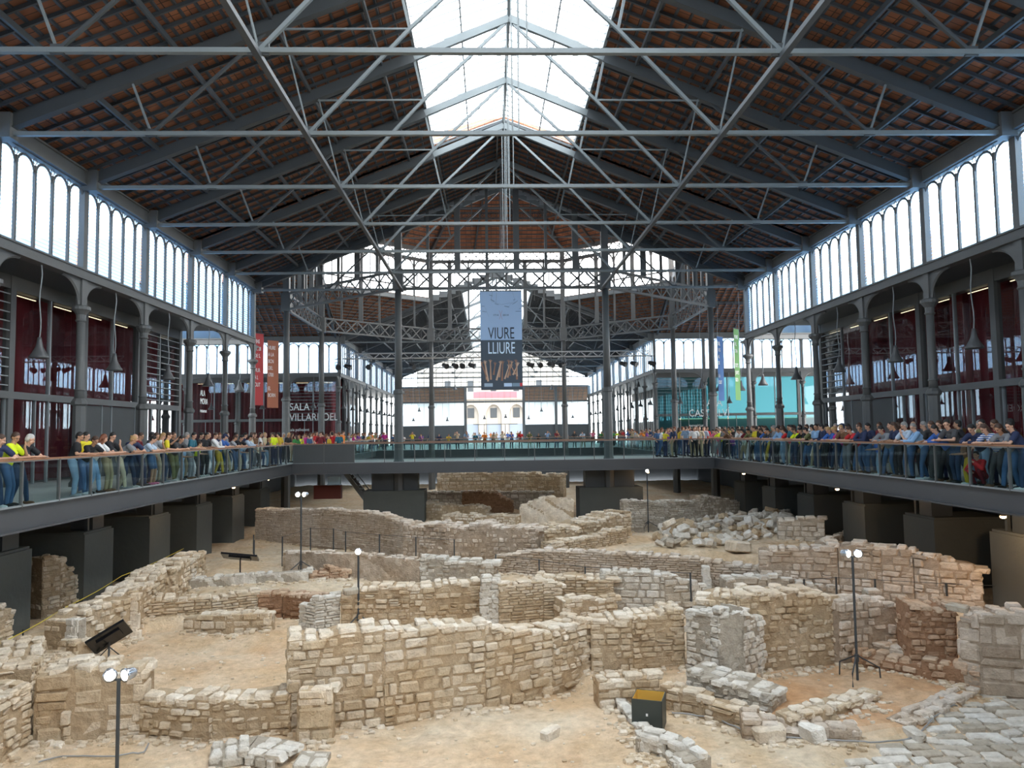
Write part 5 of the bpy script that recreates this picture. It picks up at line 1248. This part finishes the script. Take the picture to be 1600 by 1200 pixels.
HA = {n: mat('hair_'+n, c, .6) for n, c in (('black', (.012, .010, .009)), ('brown', (.06, .03, .018)), ('blond', (.45, .28, .12)), ('white', (.55, .53, .5)), ('grey', (.25, .24, .23)), ('auburn', (.16, .05, .02)))}
COL = {'black': (.014, .014, .017), 'dark grey': (.06, .06, .065), 'grey': (.22, .23, .25), 'white': (.72, .72, .72), 'navy': (.02, .03, .08), 'teal': (.02, .12, .17), 'blue': (.04, .12, .40), 'light blue': (.25, .42, .65), 'pale blue': (.45, .55, .68),
       'neon yellow': (.72, .85, .02), 'yellow': (.75, .62, .03), 'mustard': (.55, .38, .03), 'orange': (.75, .22, .03), 'red': (.55, .02, .025), 'maroon': (.18, .015, .025), 'pink': (.75, .18, .32), 'magenta': (.45, .02, .22), 'purple': (.2, .06, .3),
       'beige': (.55, .47, .34), 'khaki': (.38, .31, .19), 'olive': (.15, .15, .06), 'brown': (.16, .08, .04), 'green': (.05, .25, .07), 'denim blue': (.06, .13, .26), 'dark denim': (.025, .05, .11), 'pale denim': (.22, .33, .46), 'cream': (.68, .62, .48)}
CM = {}
def cm(n):
    if n not in CM: CM[n] = cloth_mat('cloth_'+n.replace(' ', '_'), COL[n])
    return CM[n]
def stripes(n, a, b):
    m = cm(a).copy(); m.name = n; nt = m.node_tree; w = nt.nodes.new('ShaderNodeTexWave'); w.bands_direction = 'Z'; w.inputs['Scale'].default_value = 6; tc = nt.nodes.new('ShaderNodeTexCoord'); nt.links.new(tc.outputs['Object'], w.inputs['Vector'])
    r = nt.nodes.new('ShaderNodeValToRGB'); r.color_ramp.interpolation = 'CONSTANT'; r.color_ramp.elements[0].color = (*COL[a], 1); r.color_ramp.elements[1].position = .5; r.color_ramp.elements[1].color = (*COL[b], 1)
    nt.links.new(w.outputs['Fac'], r.inputs[0]); nt.links.new(r.outputs[0], nt.nodes['Principled BSDF'].inputs['Base Color']); return m
CM['navy striped'] = stripes('cloth_navy_striped', 'navy', 'white'); CM['blue striped'] = stripes('cloth_blue_striped', 'white', 'blue')
CACHE = {}
def parts_for(kind, what):
    k = (kind, what)
    if k in CACHE: return CACHE[k]
    if (kind, 'J') not in CACHE: CACHE[(kind, 'J')] = pose(kind)
    J = CACHE[(kind, 'J')]
    if (kind, 'body') not in CACHE: CACHE[(kind, 'body')], CACHE[(kind, 'R')] = build_body(J)
    R = CACHE[(kind, 'R')]
    if what == 'tee': r = build_top(J)
    elif what == 'longsleeve': r = build_top(J, True, 1.4)
    elif what == 'long': r = build_bot(J)
    elif what == 'shorts': r = build_bot(J, 'shorts')
    elif what in ('al', 'ar'): r = build_shoe(J, what)
    elif what.startswith('hair_'): r = build_hair(J, R, what[5:])
    elif what == 'features':
        m = MB(); h = J['hd']
        for s in (-1, 1): ball(m, h+R @ V((s*.032, .078, .008)), .011, .008, .007, R, 8); m.bar(h+R @ V((s*.018, .088, .03)), h+R @ V((s*.048, .08, .032)), .006, .007)
        me = bpy.data.meshes.new('f'); me.from_pydata([tuple(p) for p in m.v], [], m.f); r = me
    elif what == 'lips':
        m = MB(); h = J['hd']; ball(m, h+R @ V((0, .093, -.056)), .02, .005, .007, R, 8); me = bpy.data.meshes.new('f'); me.from_pydata([tuple(p) for p in m.v], [], m.f); r = me
    else: r = CACHE[k]
    CACHE[k] = r; return r
def pmesh(nm, me, m, par):
    if not me.materials: me.materials.append(m)
    o = bpy.data.objects.new(nm, me); C.objects.link(o); o.parent = par; o.material_slots[0].link = 'OBJECT'; o.material_slots[0].material = m; return o
SHOE = ['white', 'black', 'brown', 'grey']
def person(x, y, rz, kind, lab, top='grey', bot='denim blue', hair='brown', hs='short', sk='light', sleeve='tee', legs='long', sc=1.0, shoe='black', grp=None, far=False):
    r = thing('person', lab, 'person', (x, y, 0), rz, grp); r.scale = (sc, sc, sc)
    pmesh('body', parts_for(kind, 'body'), SK[sk], r)
    pmesh('shirt' if sleeve == 'tee' else 'jacket', parts_for(kind, sleeve), cm(top), r)
    pmesh('trousers' if legs == 'long' else 'shorts', parts_for(kind, legs), cm(bot), r)
    if hs != 'bald': pmesh('cap' if hs == 'cap' else 'hair', parts_for(kind, 'hair_'+hs), HA[hair] if hs != 'cap' else cm('navy'), r)
    if not far:
        for a in ('al', 'ar'): pmesh('shoe', parts_for(kind, a), cm(shoe), r)
        pmesh('eyes_and_brows', parts_for(kind, 'features'), HA['black'], r); pmesh('lips', parts_for(kind, 'lips'), mat('lips', (.4, .12, .1), .5) if 'lips' not in bpy.data.materials else bpy.data.materials['lips'], r)
    return r
pr_ = random.Random(21)
used = {}; PLACED = []
POSN = {'lean': 'leaning on', 'lean_side': 'leaning sideways,', 'rail': 'hands on', 'chin': 'hand raised,', 'photo': 'photographing at', 'stand': 'standing at', 'walk': 'walking behind', 'crouch': 'crouching at'}
def words(d): 
    h = {'bald': 'bald'}.get(d.get('hs', 'short'), '') or ('capped' if d.get('hs') == 'cap' else d['hair']+' haired')
    return h
def rail_person(side, px, d, row=0):
    s = -1 if side == 'left' else 1
    kind = d.get('k', 'lean'); off = {0: .46, 1: .95, 2: 1.5}[row]
    X = s*(RX+off); q = atx(px, 690, X); y = q.y
    rz = (-PI/2 if s < 0 else PI/2)+d.get('t', 0)
    lab = '%s person, %s %s, %s %s, %s %s rail' % (words(d), d['top'], 'jacket' if d.get('sleeve') == 'longsleeve' else 'top', d['bot'], 'shorts' if d.get('legs') == 'shorts' else 'trousers', POSN[kind] if row == 0 else 'back row', side)
    n = used.get(lab, 0); used[lab] = n+1
    if d.get('lab'): lab = d['lab']
    elif n: lab = lab+', '+ORD[n]+' such'
    while any((X-a)**2+(y-b)**2 < .15 for a, b in PLACED): X += s*.22
    PLACED.append((X, y))
    kw = {k: v for k, v in d.items() if k in ('top', 'bot', 'hair', 'hs', 'sk', 'sleeve', 'legs', 'shoe', 'sc')}
    return person(X, y, rz, kind, lab, **kw)
def D(top, bot, hair, k='lean', **kw): return dict(top=top, bot=bot, hair=hair, k=k, **kw)
LS = dict(sleeve='longsleeve'); SH = dict(legs='shorts'); LG = dict(hs='long'); KID = dict(sc=.74)
LEFT = [(-4, D('navy', 'dark denim', 'brown', 'lean_side')), (17, D('neon yellow', 'denim blue', 'brown', 'chin', lab='person in a neon yellow top, hand to chin, leftmost on the gallery')), (38, D('black', 'dark denim', 'white', 'lean_side', lab='white haired person in a black printed top beside the neon yellow one')),
 (118, D('black', 'pale denim', 'black', 'rail', sk='tan', lab='bearded dark haired person in black top and pale jeans at the left rail')), (139, D('black', 'denim blue', 'brown')), (153, D('white', 'light blue', 'auburn', 'lean_side', **LG)), (171, D('black', 'khaki', 'black', 'chin', **LG)),
 (196, D('grey', 'beige', 'blond', 'lean', hs='bun')), (206, D('navy', 'dark denim', 'white', 'lean_side', hs='bald')), (228, D('pale blue', 'navy', 'black', 'lean')), (240, D('grey', 'denim blue', 'brown', 'chin', **LG, **SH, shoe='pink')), (259, D('yellow', 'dark denim', 'brown', 'rail')),
 (276, D('dark grey', 'olive', 'black', 'lean')), (286, D('light blue', 'pale denim', 'brown', 'rail', **LG, **KID)), (299, D('teal', 'grey', 'black', 'rail')), (309, D('neon yellow', 'dark grey', 'brown', 'rail', sc=.8)), (320, D('black', 'black', 'black', 'rail')), (333, D('white', 'pale blue', 'brown', 'chin', **LS)),
 (346, D('blue', 'mustard', 'brown', 'lean_side', hs='cap')), (359, D('navy striped', 'khaki', 'brown', 'lean')), (371, D('black', 'denim blue', 'black', 'lean')), (376, D('light blue', 'beige', 'blond', 'rail', **KID)), (384, D('pale blue', 'denim blue', 'black', 'lean', **LS)), (392, D('beige', 'dark denim', 'brown', 'stand', **LG)),
 (405, D('cream', 'dark grey', 'brown', 'rail', **KID)), (418, D('dark grey', 'pale denim', 'blond', 'rail', sc=.85, **LS)), (428, D('neon yellow', 'navy', 'brown', 'stand', t=2.8)), (436, D('mustard', 'navy', 'black', 'stand', t=2.6)), (449, D('black', 'black', 'blond', 'rail', **LG))]
LEFT2 = [(133, D('yellow', 'denim blue', 'black')), (215, D('maroon', 'dark denim', 'brown')), (236, D('dark grey', 'navy', 'black')), (250, D('white', 'beige', 'blond', **LG)), (270, D('black', 'dark denim', 'brown', 'photo')), (290, D('grey', 'khaki', 'grey')), (311, D('black', 'navy', 'black')), (324, D('maroon', 'dark grey', 'brown', hs='bald')),
 (340, D('navy', 'black', 'auburn', **LG)), (353, D('grey', 'denim blue', 'brown')), (367, D('dark grey', 'khaki', 'black')), (380, D('navy', 'dark denim', 'black')), (397, D('brown', 'grey', 'brown', **LG)), (406, D('white', 'denim blue', 'black', 'walk')), (413, D('beige', 'navy', 'blond')), (424, D('yellow', 'black', 'brown')), (441, D('grey', 'black', 'grey')), (455, D('brown', 'khaki', 'brown', **LG))]
RIGHT = [(1592, D('navy', 'dark denim', 'black', 'lean_side')), (1573, D('grey', 'denim blue', 'brown', 'lean', **LG)), (1552, D('blue striped', 'dark grey', 'brown', 'lean', **LG)), (1528, D('navy', 'pale denim', 'black', 'lean', **LS)), (1508, D('brown', 'mustard', 'brown', 'rail', sc=.72, lab='small brown haired child leaning through the right rail beside the tall man')),
 (1491, D('dark grey', 'dark denim', 'black', 'lean_side', sc=1.05)), (1473, D('blue', 'black', 'black', 'lean', **LS)), (1460, D('black', 'dark grey', 'brown', 'rail', **LG)), (1438, D('light blue', 'denim blue', 'grey', 'lean_side', **LS)), (1418, D('pale blue', 'denim blue', 'grey', 'chin')), (1402, D('navy', 'black', 'brown', 'rail', **LG)),
 (1385, D('grey', 'denim blue', 'black', 'lean', **LS)), (1371, D('blue', 'pale denim', 'brown', 'rail', **KID)), (1352, D('navy', 'denim blue', 'brown', 'lean_side', **LS)), (1337, D('red', 'denim blue', 'brown', 'lean')), (1322, D('brown', 'grey', 'blond', 'lean_side')), (1314, D('magenta', 'denim blue', 'blond', 'lean')), (1303, D('blue', 'dark denim', 'blond', 'lean', **LS)),
 (1288, D('navy', 'black', 'black', 'rail', **LS)), (1277, D('light blue', 'dark denim', 'black', 'stand')), (1268, D('olive', 'khaki', 'black', 'lean')), (1258, D('black', 'denim blue', 'black', 'lean')), (1249, D('neon yellow', 'dark grey', 'brown', 'lean')), (1240, D('teal', 'dark denim', 'black', 'rail', **LG)), (1232, D('red', 'beige', 'brown', 'lean')), (1222, D('light blue', 'pale denim', 'black', 'lean_side', **LS)),
 (1213, D('grey', 'black', 'grey', 'rail')), (1205, D('dark grey', 'navy', 'black', 'lean')), (1197, D('blue', 'mustard', 'brown', 'lean')), (1189, D('black', 'denim blue', 'black', 'stand', **LG)), (1182, D('yellow', 'denim blue', 'brown', 'rail')), (1175, D('olive', 'black', 'black', 'lean')), (1167, D('maroon', 'white', 'black', 'lean', **LG)), (1160, D('white', 'khaki', 'brown', 'lean')), (1152, D('white', 'denim blue', 'black', 'stand', t=2.8)),
 (1146, D('purple', 'dark denim', 'brown', 'rail', **KID)), (1139, D('brown', 'navy', 'brown', 'lean', **LG)), (1132, D('grey', 'black', 'black', 'rail')), (1126, D('neon yellow', 'denim blue', 'brown', 'lean')), (1120, D('pink', 'grey', 'black', 'lean'))]
RIGHT2 = [(1583, D('black', 'black', 'black')), (1560, D('maroon', 'navy', 'brown')), (1538, D('olive', 'dark grey', 'black')), (1524, D('cream', 'navy', 'grey')), (1500, D('black', 'denim blue', 'black')), (1470, D('white', 'navy', 'brown', **LG)), (1449, D('dark grey', 'black', 'grey')), (1430, D('navy', 'black', 'brown', hs='bald')), (1409, D('black', 'grey', 'brown', **LG)), (1394, D('dark grey', 'khaki', 'black')), (1377, D('maroon', 'black', 'brown')),
 (1360, D('navy', 'denim blue', 'black')), (1345, D('grey', 'black', 'brown')), (1329, D('white', 'black', 'black')), (1318, D('beige', 'olive', 'white', hs='cap')), (1308, D('navy', 'dark grey', 'grey')), (1296, D('black', 'navy', 'black')), (1282, D('dark grey', 'denim blue', 'brown')), (1273, D('white', 'navy', 'black', **LG)), (1262, D('grey', 'navy', 'brown')), (1252, D('maroon', 'dark denim', 'black')), (1244, D('red', 'navy', 'brown')),
 (1235, D('black', 'olive', 'black')), (1226, D('navy', 'khaki', 'brown', **LG)), (1218, D('neon yellow', 'black', 'brown')), (1209, D('brown', 'black', 'black')), (1200, D('orange', 'dark denim', 'brown')), (1193, D('white', 'grey', 'brown')), (1186, D('blue', 'navy', 'black')), (1178, D('black', 'khaki', 'auburn', **LG)), (1170, D('mustard', 'black', 'black')), (1163, D('teal', 'denim blue', 'brown')), (1155, D('light blue', 'navy', 'blond')), (1148, D('black', 'grey', 'black')), (1141, D('yellow', 'dark grey', 'black')), (1134, D('red', 'black', 'brown', **LG)), (1127, D('cream', 'black', 'grey')), (1122, D('navy', 'maroon', 'black'))]
K2 = ['stand', 'rail', 'stand', 'chin', 'walk']
for side, lst, row in (('left', LEFT, 0), ('left', LEFT2, 1), ('right', RIGHT, 0), ('right', RIGHT2, 1)):
    for i, (px, d) in enumerate(lst):
        if row and d['k'] == 'lean': d['k'] = K2[i % 5]
        d.setdefault('sk', ['light', 'tan', 'light'][i % 3]); d.setdefault('shoe', SHOE[i % 4]); d.setdefault('t', (-.35, .2, 0, .35)[i % 4])
        rail_person(side, px, d, row)
cx_ = atx(1533, 745, RX+.45); person(RX+.45, cx_.y, PI/2+.4, 'crouch', 'child in a dark red jacket crouching behind the glass at the right rail', 'red', 'maroon', 'black', 'short', 'light', 'longsleeve', sc=.85)
# the crowd further back: places in metres, chosen along the far galleries
CT = list(COL.keys()); CB = ['denim blue', 'dark denim', 'black', 'khaki', 'grey', 'navy']; CH = ['black', 'brown', 'brown', 'blond', 'grey', 'auburn']
zones = [('left', 'left end of the bridge', [(px, 43.2+pr_.uniform(0, 3.5)) for px in np.linspace(463, 535, 15)]),
         ('left', 'left of the far pit', [(-RX-.5-pr_.uniform(0, 1.4), y) for y in np.linspace(48.5, 84, 38)]),
         ('right', 'right of the far pit', [(RX+.5+pr_.uniform(0, 1.4), y) for y in np.linspace(48.5, 84, 40)]),
         ('right', 'right end of the bridge', [(px, 43.0+pr_.uniform(0, 3.6)) for px in np.linspace(1028, 1104, 15)]),
         ('far', 'far gallery rail', [(x, FYD+.5+pr_.uniform(0, .6)) for x in np.linspace(-10.8, 10.8, 26)]),
         ('far', 'in the far doorway', [(x, YE-2+pr_.uniform(-4, 3)) for x in np.linspace(-3, 3.4, 9)])]
for sd, where, pts in zones:
    for i, (a, y) in enumerate(pts):
        x = aty(a, 680, y).x if abs(a) > 100 else a
        rz = {'left': -PI/2, 'right': PI/2, 'far': PI}[sd]+pr_.uniform(-.5, .5)
        if where.endswith('bridge'): rz = PI+pr_.uniform(-2.8, 2.8)
        top = CT[(i*7+len(where)) % len(CT)]; bot = CB[(i*5+1) % 6]; hr = CH[(i*3+2) % 6]; lg = i % 3 == 0
        if x < 0 and sd == 'left' and i in (6, 11) and where.startswith('left end'): top = 'red'
        k = ['stand', 'rail', 'lean', 'photo', 'chin'][i % 5] if not where.endswith('bridge') else ['stand', 'walk', 'photo', 'stand', 'stand'][i % 5]
        lb = '%s haired person, %s top, %s trousers, %s' % ('long' if lg else hr, top, bot, where); n = used.get(lb, 0); used[lb] = n+1; lb += ', %s such' % ORD[n] if n else ''
        person(x, y, rz, k, lb, top, bot, hr, 'long' if lg else 'short', 'tan' if i % 2 else 'light', sc=pr_.uniform(.9, 1.05), far=y > 55)
o = person(-10.3, 42.6, PI+.2, 'stand', 'person in dark red polo shirt standing behind the solid grey panel of the bridge', 'maroon', 'black', 'brown', 'short')
o = person(aty(520, 680, 42.4).x if 0 else -10.0, 44.2, 0, 'stand', 'person in red top behind the solid grey bridge panel, back turned', 'red', 'black', 'black', 'short')
for i, (px, t, b, nm) in enumerate([(1085, 'white', 'black', 'bending over a pushchair'), (1093, 'beige', 'khaki', 'between the two in white'), (1101, 'pale blue', 'dark grey', 'right of the pair near the corner column')]):
    q = aty(px, 690, 42.0+.5*i); person(q.x, q.y, PI-.4*i, 'stand', 'person in %s shirt on the bridge, %s' % (t, nm), t, b, 'brown', 'short', sc=1.02)
